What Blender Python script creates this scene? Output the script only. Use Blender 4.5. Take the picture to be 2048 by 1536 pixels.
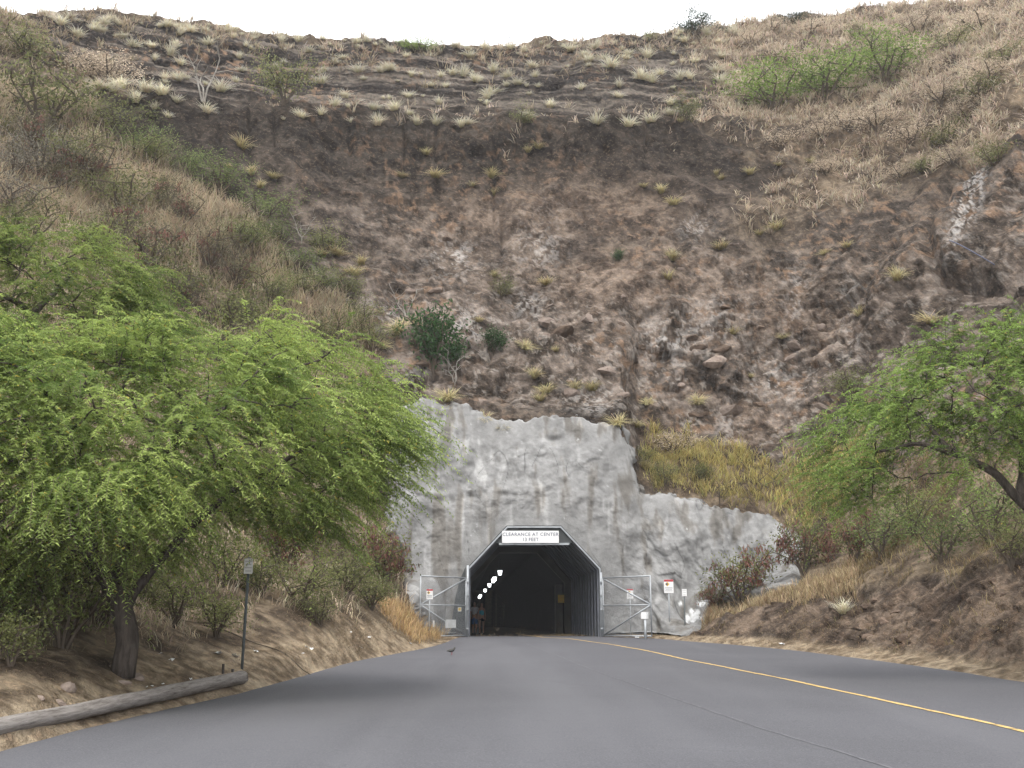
import bpy, math, random
import numpy as np
from mathutils import Vector, Matrix

rng = np.random.default_rng(7)
random.seed(7)
scene = bpy.context.scene
col = scene.collection
for o in list(bpy.data.objects):
    bpy.data.objects.remove(o)

# ------------------------------------------------------------------ camera, sky, sun, exposure
F = 2100.0                       # focal length in pixels of a 2048 px wide picture
PITCH = math.atan(477 / F)       # eye level lies 477 px below the picture centre
EYE = 1.6
cam = bpy.data.cameras.new('camera')
cam.sensor_width = 36.0
cam.lens = 36.0 * F / 2048
cam.clip_end = 2000
cam_o = bpy.data.objects.new('camera', cam)
col.objects.link(cam_o)
cam_o.location = (0, 0, EYE)
cam_o.rotation_euler = (math.pi / 2 + PITCH, 0, 0)
scene.camera = cam_o

SUN_EL, SUN_AZ = math.radians(62), math.radians(186)   # azimuth from +Y towards +X
world = bpy.data.worlds.new('World')
scene.world = world
world.use_nodes = True
wn = world.node_tree
sky = wn.nodes.new('ShaderNodeTexSky')
sky.sky_type = 'NISHITA'
sky.sun_disc = False
sky.sun_elevation = SUN_EL
sky.sun_rotation = SUN_AZ
sky.dust_density = 4.0
sky.air_density = 1.2
hs = wn.nodes.new('ShaderNodeHueSaturation')
hs.inputs['Saturation'].default_value = 0.22          # thin high overcast
bg = wn.nodes['Background']
bg.inputs['Strength'].default_value = 0.15
wn.links.new(sky.outputs[0], hs.inputs['Color'])
ov = wn.nodes.new('ShaderNodeMix')                     # even white cloud layer over the clear sky
ov.data_type = 'RGBA'
ov.inputs[0].default_value = 0.8
ov.inputs[7].default_value = (7.0, 7.1, 7.3, 1)
wn.links.new(hs.outputs[0], ov.inputs[6])
wn.links.new(ov.outputs[2], bg.inputs['Color'])

sun = bpy.data.lights.new('sun', 'SUN')
sun.energy = 1.0
sun.angle = math.radians(24)
sun.color = (1.0, 0.95, 0.87)
sun_o = bpy.data.objects.new('sun', sun)
col.objects.link(sun_o)
sd = Vector((math.sin(SUN_AZ) * math.cos(SUN_EL), math.cos(SUN_AZ) * math.cos(SUN_EL), math.sin(SUN_EL)))
sun_o.rotation_euler = (-sd).to_track_quat('-Z', 'Y').to_euler()

scene.view_settings.view_transform = 'Standard'
scene.view_settings.look = 'None'
scene.view_settings.exposure = 1.24
scene.view_settings.gamma = 1.0
scene.view_settings.use_curve_mapping = False

# ------------------------------------------------------------------ picture <-> place
CP, SP = math.cos(PITCH), math.sin(PITCH)


def ray(u, v):
    a, b = (u - 1024) / F, (768 - v) / F
    return np.array([a, CP - SP * b, SP + CP * b])


def at_r(u, v, r):
    d = ray(u, v)
    t = r / math.hypot(d[0], d[1])
    return np.array([0, 0, EYE]) + d * t


def at_y(u, v, y):
    d = ray(u, v)
    return np.array([0, 0, EYE]) + d * (y / d[1])


def project(P):
    x, y, z = P[..., 0], P[..., 1], P[..., 2] - EYE
    f = np.maximum(y * CP + z * SP, 1e-3)
    up = -y * SP + z * CP
    return 1024 + F * x / f, 768 - F * up / f


def zr(y):
    return 1.0 * np.clip((np.asarray(y, float) - 4) / 42.0, 0, 1)


def on_road(u, v):
    d = ray(u, v)
    lo, hi = 2.0, 200.0
    for _ in range(60):
        m = (lo + hi) / 2
        if EYE + d[2] * m / d[1] > zr(m):
            lo = m
        else:
            hi = m
    return np.array([d[0] / d[1] * lo, lo, float(zr(lo))])


# ------------------------------------------------------------------ noise
def _h(ix, iy, iz, s):
    n = ix * np.uint32(374761393) + iy * np.uint32(668265263) + iz * np.uint32(2147483629) + np.uint32((s * 1274126177) & 0xffffffff)
    n = (n ^ (n >> np.uint32(13))) * np.uint32(1274126177)
    n = (n ^ (n >> np.uint32(16))) * np.uint32(2246822519)
    return n ^ (n >> np.uint32(15))


U10 = np.uint32(1023)


def perlin(P, s=0):
    P = np.asarray(P, np.float32)
    fl = np.floor(P)
    f = P - fl
    i = fl.astype(np.int32).astype(np.uint32)
    w = f * f * f * (f * (f * 6 - 15) + 10)
    out = np.zeros(P.shape[:-1], np.float32)
    K = np.float32(1 / 511.5)
    for dx in (0, 1):
        wx = w[..., 0] if dx else 1 - w[..., 0]
        fx = f[..., 0] - dx
        for dy in (0, 1):
            wxy = wx * (w[..., 1] if dy else 1 - w[..., 1])
            fy = f[..., 1] - dy
            for dz in (0, 1):
                wz = w[..., 2] if dz else 1 - w[..., 2]
                h = _h(i[..., 0] + np.uint32(dx), i[..., 1] + np.uint32(dy), i[..., 2] + np.uint32(dz), s)
                g = ((h & U10) * K - 1) * fx + (((h >> np.uint32(10)) & U10) * K - 1) * fy + (((h >> np.uint32(20)) & U10) * K - 1) * (f[..., 2] - dz)
                out += (wxy * wz * g).astype(np.float32)
    return out * np.float32(1.3)


def fbm(P, oct=4, s=0, rough=0.5):
    a, t = 1.0, 0
    for k in range(oct):
        t = t + a * perlin(P * (2.03 ** k) + 17.3 * k, s + k)
        a *= rough
    return t


def blocks(P, s=0, mask=None):
    """fractured rock: every Voronoi cell is a tilted plane; returns height and crack distance"""
    if mask is not None:
        a, b = np.zeros(mask.shape, np.float32), np.ones(mask.shape, np.float32)
        a[mask], b[mask] = blocks(P[mask], s)
        return a, b
    P = np.asarray(P, np.float32)
    fl = np.floor(P)
    i = fl.astype(np.int32)
    fr = P - fl
    best = np.full(P.shape[:-1], 9.0, np.float32)
    sec = best.copy()
    val = np.zeros(P.shape[:-1], np.float32)
    K = np.float32(1 / 1023)
    for dx in (-1, 0, 1):
        for dy in (-1, 0, 1):
            for dz in (-1, 0, 1):
                c = (i + np.array([dx, dy, dz], np.int32)).astype(np.uint32)
                h = _h(c[..., 0], c[..., 1], c[..., 2], s)
                q0, q1, q2 = (h & U10) * K, ((h >> np.uint32(10)) & U10) * K, ((h >> np.uint32(20)) & U10) * K
                d0 = fr[..., 0] - dx - .15 - .7 * q0
                d1 = fr[..., 1] - dy - .15 - .7 * q1
                d2 = fr[..., 2] - dz - .15 - .7 * q2
                dist = np.sqrt(d0 * d0 + d1 * d1 + d2 * d2)
                pv = (d0 * (q1 - .5) + d1 * (q2 - .5) + d2 * (q0 - .5)) * 1.8 + (q0 * 7.3 + q1 * 3.1) % 1.0 - .5
                m = dist < best
                sec = np.where(m, best, np.minimum(sec, dist))
                val = np.where(m, pv, val)
                best = np.where(m, dist, best)
    return val.astype(np.float32), (sec - best).astype(np.float32)


def sstep(a, b, x):
    t = np.clip((x - a) / (b - a), 0, 1)
    return t * t * (3 - 2 * t)


def inpoly(px, py, poly):
    poly = np.asarray(poly, float)
    ins = np.zeros(px.shape, bool)
    n = len(poly)
    for k in range(n):
        x1, y1 = poly[k]
        x2, y2 = poly[(k + 1) % n]
        if y1 == y2:
            continue
        c = ((y1 > py) != (y2 > py)) & (px < (x2 - x1) * (py - y1) / (y2 - y1) + x1)
        ins ^= c
    return ins


def sdist(px, py, poly):
    poly = np.asarray(poly, float)
    best = np.full(px.shape, 1e9)
    n = len(poly)
    for k in range(n):
        a, b = poly[k], poly[(k + 1) % n]
        ab = b - a
        t = np.clip(((px - a[0]) * ab[0] + (py - a[1]) * ab[1]) / (ab @ ab), 0, 1)
        best = np.minimum(best, np.hypot(px - a[0] - t * ab[0], py - a[1] - t * ab[1]))
    return np.where(inpoly(px, py, poly), best, -best)


def pchip(xs, ys, x):
    xs, ys = np.asarray(xs, float), np.asarray(ys, float)
    h = np.diff(xs)
    d = np.diff(ys) / h
    m = np.zeros_like(ys)
    m[0], m[-1] = d[0], d[-1]
    for k in range(1, len(xs) - 1):
        if d[k - 1] * d[k] > 0:
            w1, w2 = 2 * h[k] + h[k - 1], h[k] + 2 * h[k - 1]
            m[k] = (w1 + w2) / (w1 / d[k - 1] + w2 / d[k])
    k = np.clip(np.searchsorted(xs, x) - 1, 0, len(h) - 1)
    t = (x - xs[k]) / h[k]
    t = np.clip(t, 0, 1)
    return (ys[k] * (1 + 2 * t) * (1 - t) ** 2 + m[k] * h[k] * t * (1 - t) ** 2
            + ys[k + 1] * t * t * (3 - 2 * t) + m[k + 1] * h[k] * t * t * (t - 1))


# ------------------------------------------------------------------ mesh helpers
def mesh_np(name, V, Q, mat=None, smooth=False, attrs=None):
    """V (n,3); Q (m,3|4) index array"""
    V = np.asarray(V, np.float32)
    Q = np.asarray(Q, np.int32)
    me = bpy.data.meshes.new(name)
    me.vertices.add(len(V))
    me.vertices.foreach_set('co', V.ravel())
    k = Q.shape[1]
    me.loops.add(Q.size)
    me.loops.foreach_set('vertex_index', Q.ravel())
    me.polygons.add(len(Q))
    me.polygons.foreach_set('loop_start', np.arange(0, Q.size, k, dtype=np.int32))
    me.polygons.foreach_set('loop_total', np.full(len(Q), k, np.int32))
    if smooth:
        me.polygons.foreach_set('use_smooth', np.ones(len(Q), bool))
    for an, av in (attrs or {}).items():
        av = np.asarray(av, np.float32)
        if av.ndim == 1:
            a = me.attributes.new(an, 'FLOAT', 'POINT')
            a.data.foreach_set('value', av)
        else:
            a = me.attributes.new(an, 'FLOAT_COLOR', 'POINT')
            if av.shape[1] == 3:
                av = np.concatenate([av, np.ones((len(av), 1), np.float32)], 1)
            a.data.foreach_set('color', av.ravel())
    me.update(calc_edges=True)
    if mat:
        me.materials.append(mat)
    return me


class MB:
    """collects small shapes into one mesh"""
    def __init__(self):
        self.v, self.f = [], []

    def add(self, V, Fc):
        o = len(self.v)
        self.v += [tuple(float(c) for c in p) for p in V]
        self.f += [tuple(int(i) + o for i in f) for f in Fc]
        return self

    def box(self, c, s, R=None):
        c = np.array(c, float)
        V = np.array([[x, y, z] for x in (-.5, .5) for y in (-.5, .5) for z in (-.5, .5)]) * np.array(s, float)
        if R is not None:
            V = V @ np.array(R).T
        return self.add(V + c, [(0, 1, 3, 2), (4, 6, 7, 5), (0, 4, 5, 1), (2, 3, 7, 6), (0, 2, 6, 4), (1, 5, 7, 3)])

    def tube(self, pts, rad, n=8, caps=True):
        V, Fc = tube(pts, rad, n, caps)
        return self.add(V, Fc)

    def prism(self, poly, y0, y1):
        """polygon in X,Z extruded along Y"""
        n = len(poly)
        V = [(x, y0, z) for x, z in poly] + [(x, y1, z) for x, z in poly]
        Fc = [tuple(range(n)), tuple(range(2 * n - 1, n - 1, -1))]
        Fc += [(k, k + n, (k + 1) % n + n, (k + 1) % n) for k in range(n)]
        return self.add(V, Fc)

    def build(self, name, mat, parent=None, smooth=False):
        me = bpy.data.meshes.new(name)
        me.from_pydata(self.v, [], self.f)
        me.update()
        if smooth:
            me.polygons.foreach_set('use_smooth', np.ones(len(me.polygons), bool))
        me.materials.append(mat)
        return link(name, me, parent)


def tube(pts, rad, n=8, caps=True):
    pts = np.asarray(pts, float)
    m = len(pts)
    rad = np.broadcast_to(np.asarray(rad, float), (m,))
    T = np.gradient(pts, axis=0)
    T /= np.linalg.norm(T, axis=1)[:, None] + 1e-9
    ref = np.array([0, 0, 1.0]) if abs(T[0][2]) < 0.9 else np.array([1.0, 0, 0])
    A = np.cross(T, ref)
    A /= np.linalg.norm(A, axis=1)[:, None] + 1e-9
    B = np.cross(T, A)
    an = np.arange(n) * 2 * math.pi / n
    V = (pts[:, None] + rad[:, None, None] * (A[:, None] * np.cos(an)[None, :, None] + B[:, None] * np.sin(an)[None, :, None])).reshape(-1, 3)
    Fc = [(i * n + j, i * n + (j + 1) % n, (i + 1) * n + (j + 1) % n, (i + 1) * n + j) for i in range(m - 1) for j in range(n)]
    if caps:
        Fc.append(tuple(range(n - 1, -1, -1)))
        Fc.append(tuple((m - 1) * n + j for j in range(n)))
    return V, Fc


def link(name, data, parent=None):
    o = bpy.data.objects.new(name, data)
    col.objects.link(o)
    if parent is not None:
        o.parent = parent
    return o


def tag(o, label=None, cat=None, group=None, kind=None):
    if label:
        o['label'] = label
    if cat:
        o['category'] = cat
    if group:
        o['group'] = group
    if kind:
        o['kind'] = kind
    return o


def thing(name, loc, label, cat, group=None, rz=0.0):
    o = bpy.data.objects.new(name, None)
    o.empty_display_size = 0.3
    col.objects.link(o)
    o.location = tuple(float(c) for c in loc)
    o.rotation_euler = (0, 0, rz)
    return tag(o, label, cat, group)


def copy_tree(o, parent=None):
    c = o.copy()
    col.objects.link(c)
    c.parent = parent
    for ch in o.children:
        copy_tree(ch, c)
    return c


# ------------------------------------------------------------------ materials
class Mat:
    def __init__(self, name, rough=0.9, spec=0.2):
        self.m = bpy.data.materials.new(name)
        self.m.use_nodes = True
        self.t = self.m.node_tree
        self.b = self.t.nodes['Principled BSDF']
        self.b.inputs['Roughness'].default_value = rough
        self.b.inputs['Specular IOR Level'].default_value = spec

    def n(self, typ, **kw):
        nd = self.t.nodes.new(typ)
        for k, v in kw.items():
            if k in nd.inputs:
                nd.inputs[k].default_value = v
            else:
                setattr(nd, k, v)
        return nd

    def l(self, a, b):
        self.t.links.new(a, b)

    def coords(self, scale=(1, 1, 1)):
        g = self.n('ShaderNodeNewGeometry')
        mp = self.n('ShaderNodeMapping')
        mp.inputs['Scale'].default_value = scale
        self.l(g.outputs['Position'], mp.inputs['Vector'])
        return mp.outputs[0]

    def objcoords(self, scale=(1, 1, 1)):
        g = self.n('ShaderNodeTexCoord')
        mp = self.n('ShaderNodeMapping')
        mp.inputs['Scale'].default_value = scale
        self.l(g.outputs['Object'], mp.inputs['Vector'])
        return mp.outputs[0]

    def noise(self, vec, scale, detail=5, rough=0.6, dist=0.0):
        nd = self.n('ShaderNodeTexNoise', Scale=scale, Detail=detail, Roughness=rough, Distortion=dist)
        self.l(vec, nd.inputs['Vector'])
        return nd.outputs['Fac']

    def ramp(self, fac, stops):
        nd = self.n('ShaderNodeValToRGB')
        e = nd.color_ramp.elements
        while len(e) < len(stops):
            e.new(0.5)
        for k, (p, c) in enumerate(stops):
            e[k].position = p
            if not hasattr(c, '__len__'):
                c = (c, c, c)
            e[k].color = (*c, 1)
        self.l(fac, nd.inputs[0])
        return nd.outputs[0]

    def mix(self, fac, a, b, mode='MIX'):
        nd = self.n('ShaderNodeMix', data_type='RGBA', blend_type=mode)
        for s, x in ((0, fac), (6, a), (7, b)):
            if hasattr(x, 'is_linked') or hasattr(x, 'links'):
                self.l(x, nd.inputs[s])
            elif s == 0:
                nd.inputs[0].default_value = x
            else:
                nd.inputs[s].default_value = (*x, 1)
        return nd.outputs[2]

    def math(self, op, a, b=0.0):
        nd = self.n('ShaderNodeMath', operation=op)
        for s, x in ((0, a), (1, b)):
            if hasattr(x, 'links'):
                self.l(x, nd.inputs[s])
            else:
                nd.inputs[s].default_value = x
        return nd.outputs[0]

    def attr(self, name):
        nd = self.n('ShaderNodeAttribute', attribute_name=name)
        return nd.outputs

    def color(self, c):
        if hasattr(c, 'links'):
            self.l(c, self.b.inputs['Base Color'])
        else:
            self.b.inputs['Base Color'].default_value = (*c, 1)
        return self

    def bump(self, h, strength=0.5, dist=0.05):
        nd = self.n('ShaderNodeBump', Strength=strength, Distance=dist)
        self.l(h, nd.inputs['Height'])
        self.l(nd.outputs[0], self.b.inputs['Normal'])
        return self


def plain(name, c, rough=0.7, spec=0.3, metal=0.0, var=0.15, scale=6.0):
    m = Mat(name, rough, spec)
    m.b.inputs['Metallic'].default_value = metal
    n = m.noise(m.coords(), scale)
    lo = tuple(x * (1 - var) for x in c)
    hi = tuple(min(1, x * (1 + var)) for x in c)
    m.color(m.ramp(n, [(0.3, lo), (0.7, hi)]))
    return m.m


# hillside: bare layered tuff and soil between the plants
def hill_material():
    m = Mat('hillside_rock', 0.95, 0.1)
    P = m.coords()
    fine = m.noise(P, 4.5, 5, 0.72)
    c = m.mix(1.0, m.attr('tint')['Color'], m.ramp(fine, [(0.25, (.55, .55, .55)), (0.5, (1, 1, 1)), (0.78, (1.5, 1.46, 1.4))]), 'MULTIPLY')
    fl = m.ramp(m.noise(m.coords((1, 1, 1.5)), 5.5, 4, 0.75, 0.5), [(0.56, 0.0), (0.60, 0.9)])
    c = m.mix(m.math('MULTIPLY', fl, 0.6), c, m.mix(0.5, m.mix(1.0, c, (2.2, 2.0, 1.8), 'MULTIPLY'), (0.26, 0.20, 0.15)))
    m.color(c)
    m.bump(fine, 1.0, 0.25)
    return m.m


def shotcrete_material():
    m = Mat('shotcrete', 0.9, 0.2)
    b = m.noise(m.coords(), 3.0, 5, 0.7)
    c = m.mix(1.0, m.attr('tint')['Color'], m.ramp(b, [(0.25, (.78, .78, .77)), (0.75, (1.2, 1.2, 1.2))]), 'MULTIPLY')
    m.color(c)
    m.bump(b, 0.5, 0.1)
    return m.m


def asphalt_material():
    m = Mat('asphalt', 0.86, 0.25)
    P = m.coords()
    a = m.noise(P, 0.22, 4, 0.6, 0.4)
    f = m.noise(P, 45, 2, 0.8)
    g = m.noise(P, 3.0, 4, 0.75)
    lng = m.noise(m.coords((0.55, 0.05, 1)), 1.0, 3, 0.5, 0.4)
    c = m.ramp(a, [(0.3, (0.080, 0.080, 0.090)), (0.7, (0.112, 0.112, 0.125))])
    c = m.mix(0.45, c, m.ramp(f, [(0.3, (0.040, 0.040, 0.045)), (0.5, (0.085, 0.085, 0.093)), (0.72, (0.19, 0.188, 0.19))]))
    c = m.mix(m.ramp(lng, [(0.5, 0.0), (0.68, 0.45)]), c, (0.128, 0.128, 0.138))
    c = m.mix(m.ramp(g, [(0.60, 0.0), (0.74, 0.35)]), c, (0.058, 0.058, 0.063))
    vor = m.n('ShaderNodeTexVoronoi', feature='DISTANCE_TO_EDGE', Scale=0.22)
    wp = m.n('ShaderNodeVectorMath', operation='ADD')
    nz = m.n('ShaderNodeTexNoise', Scale=0.8, Detail=4)
    m.l(P, nz.inputs['Vector'])
    m.l(P, wp.inputs[0])
    m.l(nz.outputs['Color'], wp.inputs[1])
    m.l(wp.outputs[0], vor.inputs['Vector'])
    crk = m.math('MULTIPLY', m.ramp(vor.outputs['Distance'], [(0.0, 0.2), (0.005, 0.0)]), m.ramp(a, [(0.45, 0.0), (0.6, 1.0)]))
    c = m.mix(crk, c, (0.035, 0.035, 0.038))
    m.color(c)
    m.bump(m.math('ADD', f, m.math('MULTIPLY', g, 0.6)), 0.3, 0.02)
    return m.m


def leaf_material(name, transl=0.35, rough=0.6):
    m = Mat(name, rough, 0.15)
    c = m.attr('tint')['Color']
    oi = m.n('ShaderNodeObjectInfo')
    v = m.n('ShaderNodeHueSaturation')
    rv = m.n('ShaderNodeMapRange')
    rv.inputs['To Min'].default_value = 0.82
    rv.inputs['To Max'].default_value = 1.18
    m.l(oi.outputs['Random'], rv.inputs['Value'])
    m.l(rv.outputs[0], v.inputs['Value'])
    m.l(c, v.inputs['Color'])
    tr = m.n('ShaderNodeBsdfTranslucent')
    m.l(v.outputs[0], tr.inputs['Color'])
    m.l(v.outputs[0], m.b.inputs['Base Color'])
    mx = m.n('ShaderNodeMixShader')
    mx.inputs[0].default_value = transl
    m.l(m.b.outputs[0], mx.inputs[1])
    m.l(tr.outputs[0], mx.inputs[2])
    m.l(mx.outputs[0], m.t.nodes['Material Output'].inputs['Surface'])
    return m.m


def bark_material(name, c0, c1):
    m = Mat(name, 0.95, 0.1)
    n = m.noise(m.coords((7, 7, 1.6)), 2.0, 6, 0.7, 0.6)
    m.color(m.ramp(n, [(0.3, c0), (0.7, c1)]))
    m.bump(n, 0.9, 0.05)
    return m.m


M = dict(
    hill=hill_material(), shot=shotcrete_material(), asphalt=asphalt_material(),
    leaf=leaf_material('leaves', 0.5), grass=leaf_material('grass_blades', 0.3, 0.8),
    bark=bark_material('bark', (0.035, 0.029, 0.025), (0.12, 0.10, 0.085)),
    twig=plain('dry_twig', (0.10, 0.08, 0.062), 0.9, 0.1),
    dead=plain('bleached_twig', (0.30, 0.28, 0.25), 0.9, 0.1),
    galv=plain('galvanised_steel', (0.36, 0.38, 0.40), 0.5, 0.5, 0.35, 0.2, 3),
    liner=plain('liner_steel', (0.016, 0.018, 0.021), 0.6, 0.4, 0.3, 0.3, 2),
    rib=plain('rib_steel', (0.15, 0.16, 0.18), 0.55, 0.4, 0.2, 0.25, 2),
    darkplate=plain('dark_plate_and_gap_shade', (0.06, 0.065, 0.066), 0.7, 0.3, 0, 0.2, 2),
    concrete=plain('tunnel_concrete', (0.12, 0.115, 0.10), 0.9, 0.2, 0, 0.3, 0.8),
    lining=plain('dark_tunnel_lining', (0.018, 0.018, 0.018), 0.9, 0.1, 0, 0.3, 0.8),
    white=plain('white_sign_paint', (0.78, 0.78, 0.78), 0.5, 0.4, 0, 0.04, 3),
    offwhite=plain('weathered_white_sign', (0.62, 0.62, 0.60), 0.6, 0.3, 0, 0.08, 9),
    ink=plain('sign_ink', (0.09, 0.10, 0.15), 0.6, 0.3),
    greyink=plain('faded_sign_ink', (0.33, 0.33, 0.33), 0.6, 0.3),
    redink=plain('red_sign_ink', (0.42, 0.045, 0.055), 0.6, 0.3),
    yellow=plain('yellow_sign', (0.70, 0.45, 0.03), 0.6, 0.3),
    linepaint=None, post=plain('grey_green_post', (0.10, 0.115, 0.12), 0.6, 0.3),
)


def line_paint():
    m = Mat('road_line_paint', 0.8, 0.2)
    n = m.noise(m.coords(), 9, 6, 0.75)
    m.color(m.ramp(n, [(0.34, (0.12, 0.105, 0.08)), (0.46, (0.52, 0.36, 0.14)), (0.75, (0.66, 0.48, 0.22))]))
    return m.m


M['linepaint'] = line_paint()


def dirt_material():
    m = Mat('dry_ground', 0.95, 0.1)
    f = m.noise(m.coords(), 2.5, 6, 0.7)
    m.color(m.ramp(f, [(0.3, (0.11, 0.08, 0.055)), (0.7, (0.30, 0.23, 0.15))]))
    return m.m


# ------------------------------------------------------------------ road edges
left_px = [(0, 1497), (300, 1424), (520, 1374), (700, 1324), (850, 1295), (893, 1283)]
right_px = [(2048, 1362), (1900, 1340), (1800, 1326), (1600, 1301), (1400, 1284), (1290, 1276)]
LE = np.array([on_road(*p) for p in left_px])
RE = np.array([on_road(*p) for p in right_px])
PORT_Y = 45.9                     # front of the tunnel portal
AX = -0.05                        # the tunnel runs slightly to the left as it goes in
ly = np.concatenate([[-40, 0, 8], LE[:, 1], [45.6, 46.4]])
lx = np.concatenate([[LE[0, 0]] * 3, LE[:, 0], [-2.4, -2.2]])
ry = np.concatenate([[-40, 0, 12], RE[:, 1], [45.6, 46.4]])
rx = np.concatenate([[RE[0, 0] + .5] * 3, RE[:, 0], [4.6, 4.2]])
o_ = np.argsort(ly); ly, lx = ly[o_], lx[o_]
o_ = np.argsort(ry); ry, rx = ry[o_], rx[o_]

# ------------------------------------------------------------------ hillside rows: (u, v, distance)
R1l = [(p[0], p[1], math.hypot(*on_road(*p)[:2])) for p in left_px]
R1r = [(p[0], p[1], math.hypot(*on_road(*p)[:2])) for p in right_px[::-1]]
rows = [None] * 13
rows[1] = R1l + [(945, 1273, 46.6), (1195, 1273, 46.7)] + R1r
rows[2] = [(0, 1415, 14.6), (255, 1338, 19.2), (500, 1300, 24), (700, 1262, 31), (800, 1235, 39), (855, 1262, 44.5), (890, 1271, 46.6), (1068, 1270, 46.7),
           (1195, 1270, 46.8), (1290, 1268, 47.0)] + [(u, v - 9 - (u - 1290) * .012, r + 1.0 + (u - 1290) * .0006) for u, v, r in R1r[1:]]
rows[3] = [(0, 1235, 21), (255, 1200, 26), (500, 1150, 32), (700, 1120, 39), (755, 1125, 43), (800, 1160, 46.6), (940, 1140, 46.9), (1068, 1062, 46.9), (1195, 1140, 46.9), (1290, 1160, 47.3),
           (1385, 1252, 46.4), (1440, 1212, 44.8), (1560, 1182, 42.5), (1700, 1165, 39), (1850, 1130, 35.5), (2048, 1085, 31.5)]
rows[4] = [(0, 1050, 28), (255, 1020, 33), (500, 980, 39), (690, 960, 45), (765, 1005, 47.2), (940, 1000, 47.2), (1068, 980, 47.2), (1195, 1000, 47.2), (1290, 1080, 47.6),
           (1400, 1140, 47.6), (1500, 1165, 47.2), (1600, 1135, 46.4), (1700, 1105, 44), (1850, 1060, 40.5), (2048, 1000, 37)]
rows[5] = [(0, 850, 34), (255, 820, 39.5), (500, 800, 44.5), (700, 790, 48.3), (800, 805, 48.6), (930, 805, 48.6), (1000, 835, 48.5), (1130, 830, 48.5), (1240, 840, 48.5), (1290, 985, 48.4),
           (1400, 1005, 48.7), (1530, 1025, 48.9), (1600, 1065, 48.8), (1700, 1030, 47.5), (1850, 985, 45), (2048, 900, 41.5)]
rows[6] = [(0, 700, 39), (255, 660, 44.5), (500, 680, 48.5), (700, 700, 50), (800, 760, 49.6), (930, 770, 49.8), (1068, 780, 49.8), (1240, 800, 49.8), (1290, 905, 50.6), (1400, 890, 52), (1550, 880, 52.5),
           (1700, 850, 51), (1850, 815, 48.5), (2048, 740, 45.5)]
rows[7] = [(0, 450, 49), (255, 430, 52), (500, 440, 54.5), (700, 500, 55), (1068, 520, 55.8), (1300, 520, 56.3), (1550, 520, 57), (1800, 500, 55), (2048, 420, 53)]
rows[8] = [(0, 195, 58), (180, 205, 60), (400, 228, 61), (600, 242, 62), (820, 252, 62.5), (1024, 260, 63), (1250, 257, 64), (1400, 250, 66), (1550, 245, 68), (1700, 230, 69), (1850, 195, 68), (2048, 140, 65)]
rows[9] = [(0, 172, 61), (180, 187, 63), (400, 208, 64.5), (600, 228, 65.5), (820, 239, 66), (1024, 247, 66.5), (1250, 242, 67.5), (1400, 232, 69.5), (1550, 225, 71.5), (1700, 205, 72.5), (1850, 170, 71), (2048, 112, 68)]
rows[10] = [(0, 16, 70), (150, 18, 71), (260, 26, 71.5), (400, 46, 73), (560, 68, 74), (700, 80, 75), (860, 88, 75.5), (1024, 87, 76), (1180, 80, 76.5), (1340, 64, 78.5), (1500, 44, 82), (1700, 18, 85), (1850, 6, 85), (2048, -22, 83)]

az = np.radians(np.concatenate([np.linspace(-78, -31.5, 36, endpoint=False), np.linspace(-31.5, 31.5, 790), np.linspace(31.5, 78, 37)[1:]]))
NA = len(az)


def row_curve(k, pts):
    A, Rr, Z = [], [], []
    for u, v, r in pts:
        p = at_r(u, v, r)
        A.append(math.atan2(p[0], p[1])); Rr.append(r); Z.append(p[2])
    for sgn, i in ((-1, 0), (1, -1)):
        for a_, k_ in ((52, .86), (80, .8)):
            if k == 1:
                X = LE[0, 0] if sgn < 0 else RE[0, 0] + .5
                r_, z_ = abs(X) / math.sin(math.radians(a_)), float(zr(abs(X) / math.tan(math.radians(a_)))) - .01
            else:
                r_, z_ = Rr[i] * k_, Z[i]
            if sgn < 0:
                A.insert(0, math.radians(-a_)); Rr.insert(0, r_); Z.insert(0, z_); i = 0 if False else i
            else:
                A.append(math.radians(a_)); Rr.append(r_); Z.append(z_)
        # keep ordering for the second outside point
    o = np.argsort(A)
    A, Rr, Z = np.array(A)[o], np.array(Rr)[o], np.array(Z)[o]
    return pchip(A, Rr, az), pchip(A, Z, az)


RR, ZZ = np.zeros((13, NA)), np.zeros((13, NA))
for k in range(1, 11):
    RR[k], ZZ[k] = row_curve(k, rows[k])
ZZ[1] = zr(RR[1] * np.cos(az)) - 0.012
RR[0] = RR[1] - 1.6
ZZ[0] = zr(RR[0] * np.cos(az)) - 0.12
RR[2] = np.maximum(RR[2], RR[1] + 0.05)
for k in range(2, 11):
    RR[k] = np.maximum(RR[k], RR[k - 1] + 0.03)
RR[9] = RR[8] + .5 * (RR[9] - RR[8])
ZZ[9] = ZZ[8] + .6 * (ZZ[9] - ZZ[8])
RR[11], ZZ[11] = RR[10] + 9, ZZ[10] - 4
RR[12], ZZ[12] = RR[10] + 70, ZZ[10] * 0 - 2
NS = [6, 26, 80, 70, 80, 70, 110, 110, 26, 120, 14, 6]
S = np.concatenate([k + np.arange(n) / n for k, n in enumerate(NS)] + [[12.0]])
NR = len(S)


def base_surface(s, r_tab=RR, z_tab=ZZ):
    k = np.minimum(s.astype(int), 11)
    t = (s - k)[:, None]
    R_ = r_tab[k] * (1 - t) + r_tab[k + 1] * t
    Z_ = z_tab[k] * (1 - t) + z_tab[k + 1] * t
    return R_, Z_


def smooth_rows(A, n, keep):
    B = A.copy()
    for _ in range(n):
        C_ = B.copy()
        C_[1:-1] = 0.25 * B[:-2] + 0.5 * B[1:-1] + 0.25 * B[2:]
        B = np.where(keep[:, None], B, C_)
    return B


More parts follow.
